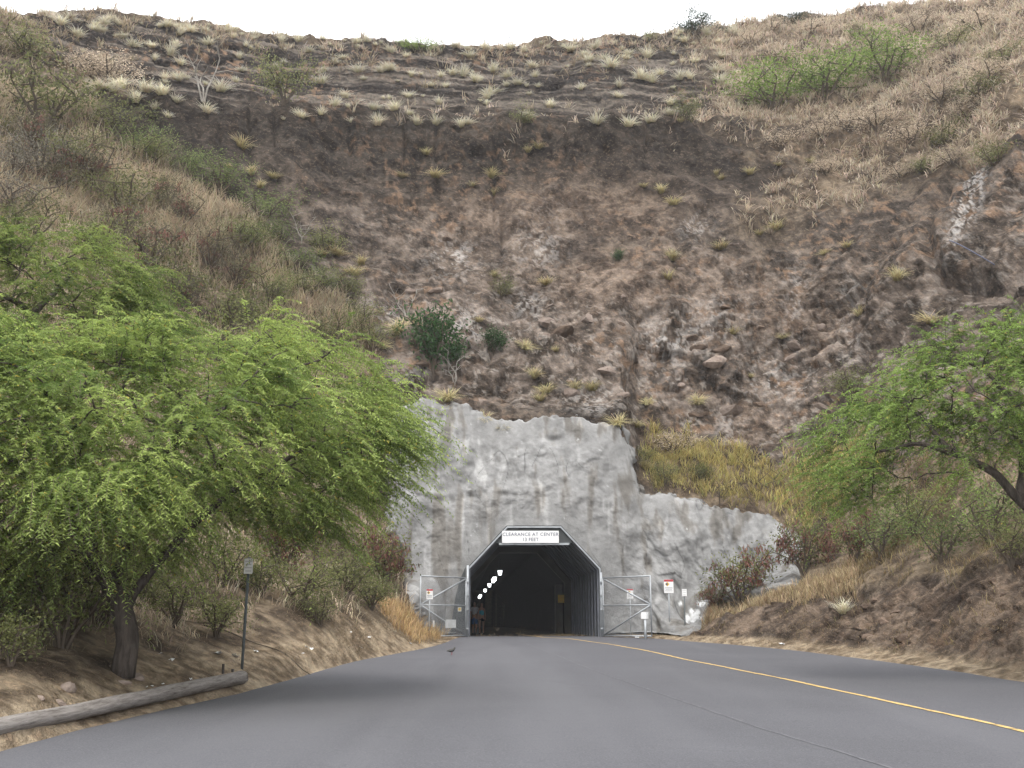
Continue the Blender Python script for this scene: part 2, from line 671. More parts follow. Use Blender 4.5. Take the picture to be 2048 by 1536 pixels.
Rb, Zb = base_surface(S)
keep = (S < 1.6) | (abs(S - 8) < .12) | (abs(S - 10) < .03)
Rb, Zb = smooth_rows(Rb, 14, keep), smooth_rows(Zb, 14, keep)
sinA, cosA = np.sin(az)[None], np.cos(az)[None]
P0 = np.stack([Rb * sinA, Rb * cosA, Zb], -1)


def grid_normals(P):
    du = np.gradient(P, axis=1)
    dv = np.gradient(P, axis=0)
    n = np.cross(du, dv)
    n /= np.linalg.norm(n, axis=-1, keepdims=True) + 1e-9
    return n


N0 = grid_normals(P0)
toward = -np.stack([sinA + 0 * Rb, cosA + 0 * Rb, 0 * Rb - .3], -1)
flip = (N0 * toward).sum(-1) < 0
N0[flip] *= -1
SS = np.repeat(S[:, None], NA, 1)
pu, pv = project(P0)

# outline of the sprayed concrete in the picture
WALL = [(793, 815), (840, 800), (925, 806), (990, 838), (1060, 838), (1130, 832), (1190, 845), (1245, 850), (1262, 900), (1268, 945), (1290, 988), (1340, 992), (1405, 1003), (1445, 1018),
        (1525, 1024), (1560, 1042), (1590, 1062), (1600, 1088), (1590, 1120), (1600, 1300), (880, 1300), (830, 1200), (797, 1110), (772, 1000), (772, 900)]
wob = 10 * fbm(P0 * 0.8, 3, 90)
wsd = sdist(pu + wob, pv - wob, WALL)
wsd = np.minimum(wsd, (SS - 1.8 - 1.6 * sstep(1350, 1420, pu)) * 260 + 60)
wsd = np.where((SS > 1.9) & (SS < 7), wsd, -400)
wmask = sstep(-26, -2, wsd)

# zones (picture outlines, feathered by noise)
zn = 46 * fbm(P0 * 0.3, 4, 60)
zu, zv = pu + zn, pv + 0.8 * np.roll(zn, 37, 1)


def zone(poly, soft=14):
    return sstep(-soft, soft, sdist(zu, zv, poly))


Z_LEFT = zone([(-900, 150), (60, 185), (180, 235), (300, 300), (430, 395), (560, 490), (640, 600), (700, 650), (745, 720), (790, 800), (760, 1000), (800, 1190), (900, 1290), (700, 1340), (300, 1440), (-900, 1700)])
Z_TLEFT = zone([(-900, -300), (40, 40), (130, 120), (250, 130), (280, 190), (180, 225), (0, 190), (-900, 150)])
Z_RIGHT = zone([(1330, 40), (1500, 20), (2048, -60), (2800, -400), (2800, 200), (2048, 285), (1930, 330), (1800, 360), (1660, 440), (1490, 480), (1500, 420), (1640, 320), (1480, 300), (1560, 262), (1400, 256), (1440, 215), (1400, 110)], 45)
Z_SHELF = zone([(1275, 890), (1330, 868), (1400, 900), (1480, 935), (1560, 915), (1680, 890), (1760, 900), (1700, 1010), (1600, 1060), (1540, 1032), (1290, 992)], 8)
Z_RLOW = zone([(1600, 1110), (1700, 1000), (1800, 950), (2048, 850), (2800, 600), (2800, 1250), (2048, 1130), (1900, 1150), (1700, 1175), (1430, 1225), (1440, 1200)])
Z_LIP = np.exp(-((SS - 8.55) / .38) ** 2) * sstep(250, 700, pu)
Z_VERGE = sstep(2.12, 1.95, SS)
STRATA = sstep(8.9, 9.15, SS) * sstep(10.05, 9.9, SS)
veg = np.clip(np.maximum.reduce([Z_LEFT, .5 * Z_TLEFT, .85 * Z_RIGHT, Z_SHELF, Z_RLOW, .7 * Z_LIP, Z_VERGE, sstep(9.9, 9.98, SS) * .6]), 0, 1)
cliff = sstep(5.0, 6.0, SS) * (1 - sstep(7.95, 8.05, SS)) * (1 - Z_LEFT)
RB = zone([(1380, 1275), (1440, 1222), (1560, 1200), (1700, 1185), (1900, 1160), (2048, 1140), (2700, 1050), (2700, 1480), (2048, 1340), (1850, 1312), (1600, 1288)], 8)
RB = RB * sstep(2.0, 2.15, SS)

# displacement
D = np.zeros(pu.shape, np.float32)
inview = (np.abs(az) < math.radians(40))[None] & (SS > 1.9) & (SS < 10.1)
rockm = inview & ((cliff + RB + STRATA) > .02)
Pc = P0 + 0.5 * np.stack([perlin(P0 * .6, 1), perlin(P0 * .6, 2), perlin(P0 * .6, 3)], -1)
b1, e1 = blocks(Pc / np.array([3.6, 3.6, 2.6]), 5, rockm)
b2, e2 = blocks(Pc / np.array([1.5, 1.5, .95]), 6, rockm)
b3, e3 = blocks(Pc / np.array([.55, .55, .34]), 8, rockm)
low = sstep(7.4, 6.2, SS)
patch = .35 + 1.1 * sstep(-.25, .35, fbm(P0 * .15, 3, 9))
fr = cliff * (.28 + .40 * low) * patch + RB * .34
rightc = sstep(1300, 1700, pu)
D += fr * (0.42 * b1 + 0.34 * b2 + .17 * b3 - .08 * np.exp(-e2 / .05) - .10 * np.exp(-e1 / .03)) * (0.8 + 0.45 * rightc)
D += cliff * (0.75 * fbm(P0 * .13, 3, 11) + .16 * fbm(P0 * .9, 4, 12, .6))
# gullies and fluting below the lip
gl = fbm(P0 * np.array([.36, .36, .05]), 4, 15)
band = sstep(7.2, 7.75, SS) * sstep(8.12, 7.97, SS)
D += band * (1 - Z_LEFT) * (.32 * gl + .14 * fbm(P0 * np.array([1.3, 1.3, .25]), 3, 21))
D += 1.0 * sstep(7.62, 7.96, SS) * sstep(8.10, 8.0, SS) * (1 - Z_LEFT) * (1 - .8 * Z_RIGHT) * (1 + .2 * gl)
D += .25 * cliff * fbm(P0 * np.array([.5, .5, .07]), 3, 25)
for cu0, cv0, cw, ch in ((548, 285, 4, 40), (806, 290, 4, 45), (990, 370, 4, 90), (440, 285, 7, 55), (498, 290, 6, 40), (1005, 480, 4, 40), (700, 285, 5, 40), (1290, 285, 5, 40), (1130, 300, 5, 40), (870, 300, 4, 40)):
    D -= .32 * np.exp(-((pu - cu0 - 5 * gl) / (.7 * cw)) ** 2 - ((pv - cv0) / ch) ** 4) * (SS > 6.5) * (SS < 8.02)
# diagonal ribs of the right-hand face
diag = fbm(np.stack([P0[..., 0] * .35 - P0[..., 2] * .30, P0[..., 1] * .1, P0[..., 2] * .06 + P0[..., 0] * .06], -1), 4, 33)
D += rightc * sstep(1500, 1900, pu) * sstep(4.6, 5.6, SS) * sstep(9, 8, SS) * 1.1 * diag
# the leaning slab on the far right
slab = sdist(pu, pv, [(2048, 262), (1975, 315), (1905, 372), (1870, 480), (1900, 560), (2000, 560), (2150, 480), (2150, 250)])
D += .7 * sstep(-6, 22, slab) - .5 * np.exp(-((slab + 14) / 10) ** 2)
# layered tuff of the upper wall
hz = P0[..., 2] + .45 * fbm(P0 * np.array([.05, .05, .08]), 3, 41)
for per, amp, sd_ in ((2.4, .40, 0), (1.2, .36, 3), (.6, .20, 5)):
    f_ = (hz / per + 0.21 * sd_) % 1.0
    on = .55 + .9 * fbm(P0 * np.array([.14, .14, .5]) + sd_, 2, 44 + sd_)
    D += STRATA * (1 - .75 * Z_RIGHT) * np.clip(on, .25, 1.2) * amp * (np.where(f_ < .86, (f_ / .86) ** .7, (1 - f_) / .14) - .5)
D += STRATA * (.5 * fbm(P0 * .16, 3, 50) + .10 * b2 + .06 * b3)
cav = STRATA * (1 - Z_RIGHT) * sstep(.33, .52, perlin(P0 * np.array([.42, .42, .7]), 55))
D -= .6 * cav
# earthy slopes
D += Z_LEFT * sstep(1.9, 2.7, SS) * (.7 * fbm(P0 * .2, 3, 70) + .10 * fbm(P0 * 1.6, 3, 74))
D += (Z_RIGHT + Z_RLOW * (1 - RB)) * (.7 * fbm(P0 * .3, 4, 77)) * sstep(2.0, 3, SS)
D += Z_SHELF * .3 * fbm(P0 * .6, 3, 79)
D += sstep(1.05, 1.5, SS) * sstep(2.5, 1.9, SS) * (.05 * fbm(P0 * 1.1, 4, 80) + .03)
D += sstep(9.6, 9.9, SS) * sstep(10.8, 10.3, SS) * (.55 * fbm(P0 * .35, 4, 82) + .2 * fbm(P0 * 1.6, 2, 86))
D *= sstep(1.0, 1.15, SS)
D = D * (1 - wmask) - (.18 + .5 * sstep(10, 60, wsd)) * wmask
D *= sstep(10.9, 10.3, SS)
PT = P0 + N0 * D[..., None]
PT[..., 2] = np.where(SS < 2.3, np.maximum(PT[..., 2], P0[..., 2] - .03), PT[..., 2])
NT = grid_normals(PT)
fl = (NT * N0).sum(-1) < 0
NT[fl] *= -1
pu, pv = project(PT)


def blob(u, v, ru, rv, ang=0):
    c, s = math.cos(math.radians(ang)), math.sin(math.radians(ang))
    x, y = (pu - u), (pv - v)
    return np.exp(-(((x * c + y * s) / ru) ** 2 + ((-x * s + y * c) / rv) ** 2))


white = sum(k * blob(*b) for k, b in [
    (1.3, (1925, 430, 22, 75, 18)), (.9, (1955, 370, 18, 40, 20)), (1.2, (625, 625, 40, 38, 20)), (1.0, (905, 515, 45, 35, 0)), (.9, (1075, 500, 50, 40, 0)), (.9, (1060, 610, 40, 30, 0)), (1.0, (1330, 690, 55, 45, 30)),
    (.9, (1440, 640, 70, 50, 0)), (1.0, (1590, 610, 22, 70, 0)), (.8, (1540, 760, 60, 50, 0)), (.8, (930, 650, 50, 40, 20)), (.8, (1180, 800, 60, 30, 0)), (.7, (820, 770, 40, 40, 0)), (1.0, (770, 630, 40, 20, 40)),
    (.9, (1460, 860, 30, 60, 0)), (.7, (1700, 640, 30, 80, 0)), (.5, (1090, 420, 80, 40, 0)), (.8, (1390, 450, 30, 25, 0))])
white = np.clip(white, 0, 1) * (1 - wmask)
pale = np.clip(sstep(7.35, 6.2, SS) * cliff + RB * .35 + .35 * cliff * sstep(.05, .3, fbm(P0 * .12, 3, 95)), 0, 1)



def cramp(x, stops):
    xs = [p for p, _ in stops]
    return np.stack([np.interp(x, xs, [c[k] for _, c in stops]) for k in range(3)], -1).astype(np.float32)


def cmix(f, a, b):
    f = np.clip(f, 0, 1)[..., None]
    return a * (1 - f) + np.asarray(b, np.float32) * f


n_med = fbm(P0 * .75, 5, 140, .65)
n_fin = fbm(P0 * 2.6, 3, 150, .65)
n_big = fbm(P0 * .12, 3, 145)
n_str = -.10 + 1.3 * fbm(np.stack([P0[..., 0] * .07, P0[..., 1] * .07, hz * 1.9], -1), 4, 148, .65)
mm = n_med + .5 * n_fin
rock_d = cramp(mm, [(-.55, (.024, .019, .016)), (0, (.060, .048, .039)), (.55, (.135, .108, .087))])
rock_p = cramp(mm, [(-.55, (.036, .028, .022)), (0, (.110, .087, .071)), (.5, (.24, .198, .168))])
rock_s = cramp(n_str + .3 * n_fin, [(-.4, (.018, .015, .014)), (-.02, (.040, .034, .030)), (.18, (.062, .053, .046)), (.45, (.15, .13, .11))])
tint = cmix(pale, rock_d, rock_p)
tint = cmix(np.clip(STRATA + .35 * band, 0, 1), tint, rock_s)
led = (hz / 1.2 + .63) % 1.0
tint = cmix(.75 * STRATA * sstep(.84, .90, led) * sstep(-.2, .3, n_med), tint, (.22, .19, .16))
tint = cmix(sstep(.22, .45, fbm(P0 * 1.5, 4, 155, .7)) * sstep(-.3, .35, n_big) * .75, tint, (.26, .17, .112))
tint = cmix(.45 * sstep(.15, .45, fbm(P0 * np.array([1.1, 1.1, .12]), 3, 158)) * cliff, tint, (.058, .046, .038))
crust = fbm(P0 * np.array([2.0, 2.0, 1.5]) + 1.2 * n_med[..., None], 4, 160, .7)
tint = cmix(.72 * white * sstep(.05, .28, crust), tint, (.50, .48, .46))
tint = cmix(.45 * pale * sstep(.34, .48, fbm(P0 * np.array([1.6, 1.6, 2.2]), 4, 165, .7)), tint, (.45, .41, .37))
earth = np.clip(blob(1230, 560, 230, 60) + blob(1200, 400, 200, 60) + .8 * blob(1560, 640, 150, 60) + .8 * blob(1480, 870, 60, 80) + .7 * blob(1000, 440, 150, 50), 0, 1)
tint = cmix(.65 * earth * cliff, tint, cramp(mm, [(-.5, (.070, .050, .038)), (0, (.145, .105, .079)), (.5, (.25, .19, .145))]))
soil = cramp(mm, [(-.5, (.070, .052, .037)), (0, (.135, .103, .072)), (.5, (.26, .205, .142))])
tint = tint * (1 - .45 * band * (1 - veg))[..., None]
tint = cmix(veg * .9, tint, soil)
verge_soil = cramp(n_fin + .6 * n_med, [(-.5, (.14, .105, .07)), (0, (.27, .21, .145)), (.5, (.40, .325, .23))])
tint = cmix(Z_VERGE * (1 - .3 * sstep(400, 200, pu)), tint, verge_soil)
tint = cmix(.6 * RB, tint, cramp(mm, [(-.5, (.062, .044, .033)), (0, (.135, .098, .072)), (.5, (.24, .175, .125))]))
idx = np.arange(NR * NA).reshape(NR, NA)
Q = np.stack([idx[:-1, :-1], idx[:-1, 1:], idx[1:, 1:], idx[1:, :-1]], -1).reshape(-1, 4)
# tunnel outline in X,Z relative to the axis (centre of the floor)
PX = 0.96


def oct_outline(grow=0.0):
    g = grow
    return [(-2.80 - g, -.1), (-2.80 - g, 2.85 + g * .4), (-1.15 - g * .4, 4.62 + g), (1.15 + g * .4, 4.62 + g), (2.80 + g, 2.85 + g * .4), (2.80 + g, -.1)]


ce = PT.reshape(-1, 3)[Q].mean(1)
hole = (SS.ravel()[Q[:, 0]] < 7) & (ce[:, 1] > 44) & inpoly(ce[:, 0] - PX - AX * (ce[:, 1] - PORT_Y), ce[:, 2] - 1.0, oct_outline(.05)) & (abs(ce[:, 0]) < 6)
hill = link('hillside', mesh_np('hillside', PT.reshape(-1, 3), Q[~hole][:, ::-1], M['hill'], False,
            dict(tint=tint.reshape(-1, 3))))
tag(hill, kind='structure')

# picture-cell lookup of the visible hillside, to set plants on the ground
CELL = 5
GU0, GV0, GW, GH = -800, -300, 740, 420
fu = ((pu.ravel() - GU0) / CELL).astype(int)
fv = ((pv.ravel() - GV0) / CELL).astype(int)
okc = (fu >= 0) & (fu < GW) & (fv >= 0) & (fv < GH) & (SS.ravel() < 10.2) & (SS.ravel() > .9)
ids = np.nonzero(okc)[0]
dist = np.linalg.norm(PT.reshape(-1, 3)[ids] - np.array([0, 0, EYE]), axis=1)
order = np.argsort(-dist)
look = np.full((GH, GW), -1)
look[fv[ids[order]], fu[ids[order]]] = ids[order]
PTf, NTf, SSf = PT.reshape(-1, 3), NT.reshape(-1, 3), SS.ravel()


def ground_at(u, v):
    cu, cv = int((u - GU0) / CELL), int((v - GV0) / CELL)
    for rad in range(0, 8):
        best = -1
        for a in range(-rad, rad + 1):
            for b in range(-rad, rad + 1):
                if max(abs(a), abs(b)) == rad and 0 <= cv + b < GH and 0 <= cu + a < GW:
                    i = look[cv + b, cu + a]
                    if i >= 0:
                        best = i
        if best >= 0:
            return PTf[best], NTf[best], best
    return None


def ground_xy(x, y):
    """hillside height under a place"""
    a, r = math.atan2(x, y), math.hypot(x, y)
    j = int(np.argmin(abs(az - a)))
    rr = np.hypot(PT[:, j, 0], PT[:, j, 1])
    k = int(np.argmax(rr > r))
    t = (r - rr[k - 1]) / max(rr[k] - rr[k - 1], 1e-6)
    return PT[k - 1, j, 2] * (1 - t) + PT[k, j, 2] * t


# ------------------------------------------------------------------ flat ground below everything
gm = MB()
gm.add([(-260, -260, -.25), (260, -260, -.25), (260, 260, -.25), (-260, 260, -.25)], [(0, 1, 2, 3)])
tag(gm.build('ground', dirt_material()), kind='structure')

hz_m = bpy.data.materials.new('haze')
hz_m.use_nodes = True
hz_m.node_tree.nodes.remove(hz_m.node_tree.nodes['Principled BSDF'])
pvn = hz_m.node_tree.nodes.new('ShaderNodeVolumePrincipled')
pvn.inputs['Color'].default_value = (.96, .97, 1, 1)
pvn.inputs['Density'].default_value = 0.0005
hz_m.node_tree.links.new(pvn.outputs[0], hz_m.node_tree.nodes['Material Output'].inputs['Volume'])
tag(MB().box((0, 0, 32), (540, 540, 72)).build('haze', hz_m), 'thin pale haze filling the air of the crater', 'haze', None, 'stuff')

# ------------------------------------------------------------------ road
ys = np.concatenate([np.arange(-40, 8, 2.0), np.arange(8, 46.41, .25)])
t = np.linspace(0, 1, 41)
ragl = .05 * fbm(np.stack([ys * .9, ys * 0, ys * 0], -1), 4, 200) + .03 * fbm(np.stack([ys * 4, ys * 0, ys * 0], -1), 2, 203)
ragr = .05 * fbm(np.stack([ys * .9, ys * 0 + 5, ys * 0], -1), 4, 201)
xl, xr = pchip(ly, lx, ys) + ragl, pchip(ry, rx, ys) + ragr
X = xl[:, None] * (1 - t) + xr[:, None] * t
Y = np.repeat(ys[:, None], 41, 1)
Zr = zr(Y) + .012 + .012 * fbm(np.stack([X * .25, Y * .25, X * 0], -1), 3, 210) - .03 * (np.exp(-(t / .012) ** 2) + np.exp(-((1 - t) / .012) ** 2))[None]
V = np.stack([X, Y, Zr], -1).reshape(-1, 3)
n0 = len(V)
ii = np.arange(n0).reshape(len(ys), 41)
Qr = np.stack([ii[:-1, :-1], ii[:-1, 1:], ii[1:, 1:], ii[1:, :-1]], -1).reshape(-1, 4)
road = link('road', mesh_np('road', V, Qr, M['asphalt'], True))
tag(road, kind='structure')
tr = MB()
for y0, y1 in ((46.4, 58), (58, 90), (90, 210)):
    c0, c1 = PX + AX * (y0 - PORT_Y), PX + AX * (y1 - PORT_Y)
    tr.add([(c0 - 3.2, y0, 1.008), (c0 + 3.2, y0, 1.008), (c1 + 3.2, y1, 1.008), (c1 - 3.2, y1, 1.008)], [(0, 1, 2, 3)])
tag(tr.build('tunnel_road', M['asphalt']), kind='structure')

yl = [(2300, 1530), (2048, 1465), (1800, 1410), (1600, 1366), (1400, 1326), (1280, 1300), (1215, 1289), (1165, 1282)]
yp = [on_road(*p) for p in yl] + [np.array([2.2, 43.9, zr(43.9)]), np.array([1.25, 45.6, zr(45.6)]), np.array([.7, 50, 1.0]), np.array([.2, 60, 1.0])]
yp = np.array([np.array([yp[0][0] + .3, 0, 0])] + yp)
tt = np.linspace(0, 1, 260)
cl = np.concatenate([[0], np.cumsum(np.linalg.norm(np.diff(yp[:, :2], axis=0), axis=1))])
cl /= cl[-1]
lx_, ly_ = pchip(cl, yp[:, 0], tt), pchip(cl, yp[:, 1], tt)
tg = np.gradient(np.stack([lx_, ly_], -1), axis=0)
tg /= np.linalg.norm(tg, axis=1)[:, None]
nn = np.stack([tg[:, 1], -tg[:, 0]], -1)
wv = .052 + .010 * rng.standard_normal(260)


def road_z(x, y):
    return zr(y) + .012 + .012 * fbm(np.stack([x * .25, y * .25, x * 0], -1), 3, 210)


V = []
for sg in (-1, 1):
    x_, y_ = lx_ + sg * nn[:, 0] * wv, ly_ + sg * nn[:, 1] * wv
    V.append(np.stack([x_, y_, np.where(y_ > 46.3, 1.02, road_z(x_, y_) + .007)], -1))
V = np.concatenate(V)
k = np.arange(259)
tag(link('road_line', mesh_np('road_line', V, np.stack([k, k + 260, k + 261, k + 1], -1), M['linepaint'])), kind='structure')

# ------------------------------------------------------------------ sprayed concrete wall
waz = np.linspace(math.radians(-9.5), math.radians(16.5), 480)
ws = np.linspace(1.75, 6.4, 350)
wr, wz = [], []
j_ = np.interp(waz, az, np.arange(NA))
j0 = np.clip(j_.astype(int), 0, NA - 2)
jt = (j_ - j0)[None]
i_ = np.interp(ws, S, np.arange(NR))
i0 = np.clip(i_.astype(int), 0, NR - 2)
it = (i_ - i0)[:, None]


def samp(A):
    a = A[i0][:, j0] * (1 - it) * (1 - jt) + A[i0 + 1][:, j0] * it * (1 - jt) + A[i0][:, j0 + 1] * (1 - it) * jt + A[i0 + 1][:, j0 + 1] * it * jt
    return a


Wp = np.stack([samp(P0[..., k]) for k in range(3)], -1)
Wn = np.stack([samp(N0[..., k]) for k in range(3)], -1)
Wn[..., 2] *= .4
Wn /= np.linalg.norm(Wn, axis=-1, keepdims=True)
wu, wv_ = project(Wp)
wo = 9 * fbm(Wp * 1.0, 4, 91)
sdw = sdist(wu + wo, wv_ - wo, WALL)
sdw = np.minimum(sdw, (ws[:, None] - 1.8 - 1.6 * sstep(1350, 1420, wu)) * 260 + 60)
pil = np.abs(perlin(Wp * np.array([.55, .3, .5]), 101)) + .5 * np.abs(perlin(Wp * np.array([1.2, .5, 1.0]), 102))
wb, we = blocks((Wp + .5 * np.stack([perlin(Wp * .9, 4), perlin(Wp * .9, 5), perlin(Wp * .9, 6)], -1)) / np.array([2.2, 2.2, 1.7]), 66)
pm = sstep(-.3, .3, perlin(Wp * .33, 106))
lump = .34 * pil + .42 * fbm(Wp * np.array([.42, .3, .2]), 3, 104) + .09 * fbm(Wp * 1.7, 4, 108, .6) + pm * (.09 * wb - .02 * np.exp(-we / .05))
rightw = sstep(1200, 1330, wu)
lump = lump + rightw * (.35 * fbm(np.stack([Wp[..., 0] * .9 + Wp[..., 2] * .35, Wp[..., 1] * .3, Wp[..., 2] * .25], -1), 4, 110))
# folds of mesh at the left edge
lump += sstep(830, 770, wu) * .14 * np.abs(perlin(np.stack([Wp[..., 0] * 1.6, Wp[..., 1] * .4, Wp[..., 2] * .22], -1), 115)) * 2
for du_, dv_, ru_, rv_, dp_ in ((1298, 1130, 9, 16, -.40), (940, 992, 14, 9, -.30), (895, 1000, 22, 8, -.22), (1105, 878, 16, 5, -.30), (1010, 992, 26, 6, -.22), (1080, 1042, 20, 5, -.15), (975, 1010, 16, 34, .22), (1055, 1020, 34, 26, .16), (900, 1125, 22, 10, -.25),
                                (1110, 930, 30, 30, .12), (1220, 1100, 14, 26, -.25), (1250, 1075, 14, 30, .2), (830, 950, 10, 70, -.22), (805, 930, 10, 60, .16), (1180, 1000, 60, 30, .1)):
    lump = lump + .75 * dp_ * np.exp(-(((wu - du_) / ru_) ** 2 + ((wv_ - dv_) / rv_) ** 2))
wo2 = 7 * fbm(Wp * 3.0, 3, 93)
off = -.35 + .43 * sstep(-8, 6, sdw + wo2) + (.85 * lump - .02) * sstep(-4, 75, sdw) * (1 - .65 * sstep(1320, 1370, wu) * sstep(1150, 1200, wv_))
axd = np.hypot((Wp[..., 0] - PX) / 3.6, (Wp[..., 2] - 3.2) / 3.0)
off = np.where(axd < 1.5, off * sstep(.7, 1.5, axd) + .22 * (1 - sstep(.7, 1.5, axd)), off)
WP = Wp + Wn * off[..., None]
# keep the sprayed concrete off the gate posts and the road
kk = np.arange(WP.shape[0] * WP.shape[1]).reshape(WP.shape[:2])
Qw = np.stack([kk[:-1, :-1], kk[:-1, 1:], kk[1:, 1:], kk[1:, :-1]], -1).reshape(-1, 4)
wc = WP.reshape(-1, 3)[Qw].mean(1)
drop = inpoly(wc[:, 0] - PX - AX * (wc[:, 1] - PORT_Y), wc[:, 2] - 1.0, oct_outline(.07)) | (sdw.ravel()[Qw[:, 0]] < -16)
paint = np.zeros_like(wu)
for b in ((1392, 1230, 20, 16), (1376, 1236, 10, 12), (1362, 1208, 7, 7), (1404, 1208, 20, 9)):
    paint = np.maximum(paint, np.exp(-(((wu - b[0]) / b[2]) ** 2 + ((wv_ - b[1]) / b[3]) ** 2)))
paint = .8 * sstep(.35, .75, paint + .55 * fbm(Wp * 2.2, 4, 120, .7) - .1)
wt = fbm(Wp * .5, 5, 130, .6)
wst = fbm(Wp * np.array([1.5, 1.5, .10]), 4, 132)
wst2 = fbm(Wp * np.array([2.2, 2.2, .16]), 3, 134)
g_ = .235 + .05 * wt + .035 * fbm(Wp * 2.5, 4, 136, .65)
g_ = g_ * (1 - .38 * sstep(.12, .5, wst)) + .10 * sstep(.2, .55, wst2)
g_ = g_ * (1 - .28 * sstep(1290, 1400, wu) * sstep(-.2, .3, wst2))
ck = np.exp(-(np.abs(perlin(Wp * np.array([.8, .8, .45]), 138)) / .012) ** 2) * sstep(.05, .25, perlin(Wp * .4, 139))
g_ = np.clip(g_ * (1 - .55 * ck), .09, .6)
warm = sstep(.1, .5, wst)[..., None]
wtint = g_[..., None] * (np.array([1.005, 1.0, .99]) * (1 - warm) + np.array([1.06, 1.0, .92]) * warm)
wtint = wtint * (1 - paint[..., None]) + np.array([.72, .73, .74]) * paint[..., None]
used = np.unique(Qw[~drop])
rem = np.full(kk.size, -1)
rem[used] = np.arange(len(used))
wall = link('shotcrete_wall', mesh_np('shotcrete_wall', WP.reshape(-1, 3)[used], rem[Qw[~drop]][:, ::-1], M['shot'], True, dict(tint=wtint.reshape(-1, 3)[used])))
tag(wall, 'lumpy grey sprayed concrete facing around the tunnel mouth', 'wall')

# ------------------------------------------------------------------ tunnel
GZ = 1.0


def axis_x(y):
    return PX + AX * (y - PORT_Y)


tp = thing('tunnel', (PX, PORT_Y, GZ), 'eight-sided steel lined road tunnel running into the cliff', 'tunnel')


def shell(mb, g0, g1, y0, y1, close_front=True):
    """a ring between two outlines, extruded along the sloping axis, open at the floor"""
    a, b = oct_outline(g0), oct_outline(g1)
    n = len(a)
    V = []
    for y in (y0, y1):
        dx = AX * (y - PORT_Y)
        V += [(x + dx, y - PORT_Y, z) for x, z in a] + [(x + dx, y - PORT_Y, z) for x, z in b]
    Fc = []
    for k in range(n - 1):
        Fc += [(k, k + 1, n + k + 1, n + k), (2 * n + k, 3 * n + k, 3 * n + k + 1, 2 * n + k + 1),
               (k, 2 * n + k, 2 * n + k + 1, k + 1), (n + k, n + k + 1, 3 * n + k + 1, 3 * n + k)]
    return mb.add(V, Fc)


shell(MB(), 0.0, .065, PORT_Y, PORT_Y + .10).build('portal_frame', M['galv'], tp)
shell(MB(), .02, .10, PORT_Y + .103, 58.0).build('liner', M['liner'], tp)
nr = 11
for k in range(nr):
    y = PORT_Y + .35 + k * (11.6 / nr)
    shell(MB(), -.06, .017, y, y + .16).build('rib', M['rib'], tp)
shell(MB(), -.30, .12, 58.0, 58.5).build('inner_collar', M['concrete'], tp)
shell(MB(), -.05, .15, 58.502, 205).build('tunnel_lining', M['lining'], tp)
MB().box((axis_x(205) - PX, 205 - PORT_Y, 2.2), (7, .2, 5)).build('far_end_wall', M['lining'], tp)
MB().box((0, .05, 3.92), (3.05, .09, .09)).build('cross_beam', M['galv'], tp)
# dark plate over the portal top
MB().prism([(-1.78, 3.967), (-1.13, 4.6), (1.13, 4.6), (1.78, 3.967)], .104, .13).build('gable_plate', M['darkplate'], tp)
sp = MB().prism([(-2.96, -.1), (-3.62, -.1), (-3.50, .9), (-3.38, 1.7), (-3.2, 2.4), (-2.96, 2.95)], .03, .12)  # dark sheet standing in for the shadowed gap beside the left leg
sp.build('gap_shade_sheet', M['darkplate'], tp)
# walkway wall seen beyond the collar on the right
MB().box((axis_x(60) - PX + 2.35, 60 - PORT_Y, 1.3), (.35, 2.4, 2.7)).build('side_pier', M['concrete'], tp)
MB().box((axis_x(58) - PX + 2.30, 58 - PORT_Y - .02, 1.85), (.34, .03, .42)).build('yellow_marker', M['yellow'], tp)

# lamps
lampm = Mat('lamp_glass')
lampm.color((1, 1, 1))
lampm.b.inputs['Emission Color'].default_value = (0.93, 0.97, 1, 1)
lampm.b.inputs['Emission Strength'].default_value = 3.0
names = ['nearest', 'second', 'third', 'fourth', 'fifth', 'sixth', 'seventh', 'eighth', 'ninth', 'tenth']
for k, y in enumerate((58.9, 67.5, 70.5, 79, 92, 111, 117, 143, 151, 190)):
    X0 = -.62 + AX * (y - 58)
    L = thing('tunnel_lamp', (X0, y, GZ + 3.28), f'{names[k]} glowing white lamp in the row inside the tunnel', 'lamp', 'lamps along the tunnel')
    w = .115 + .0005 * (y - 58)
    MB().add([(-w, -.12, .12), (w, -.12, .12), (w, .12, .12), (-w, .12, .12), (-w * .7, -.09, -.12), (w * .7, -.09, -.12), (w * .7, .09, -.12), (-w * .7, .09, -.12)],
             [(3, 2, 1, 0), (4, 5, 6, 7), (0, 1, 5, 4), (1, 2, 6, 5), (2, 3, 7, 6), (3, 0, 4, 7)]).build('lamp_glass', lampm.m, L)
    MB().box((0, 0, .16), (2 * w + .04, .28, .07)).build('housing', M['lining'], L)
    MB().tube([(0, 0, .19), (0, 0, .80)], .015, 6).build('hanger', M['lining'], L)


def text_mesh(name, s, size, mat, parent, loc, rot=(math.pi / 2, 0, 0), align='CENTER', spacing=1.0):
    cu = bpy.data.curves.new(name, 'FONT')
    cu.body = s
    cu.size = size
    cu.align_x = align
    cu.align_y = 'CENTER'
    cu.space_character = spacing
    cu.extrude = .004
    cu.resolution_u = 3
    tmp = bpy.data.objects.new('tmp_text', cu)
    col.objects.link(tmp)
    dg = bpy.context.evaluated_depsgraph_get()
    me = bpy.data.meshes.new_from_object(tmp.evaluated_get(dg))
    bpy.data.objects.remove(tmp)
    bpy.data.curves.remove(cu)
    me.name = name
    me.materials.clear()
    me.materials.append(mat)
    o = link(name, me, parent)
    o.location = loc
    o.rotation_euler = rot
    return o


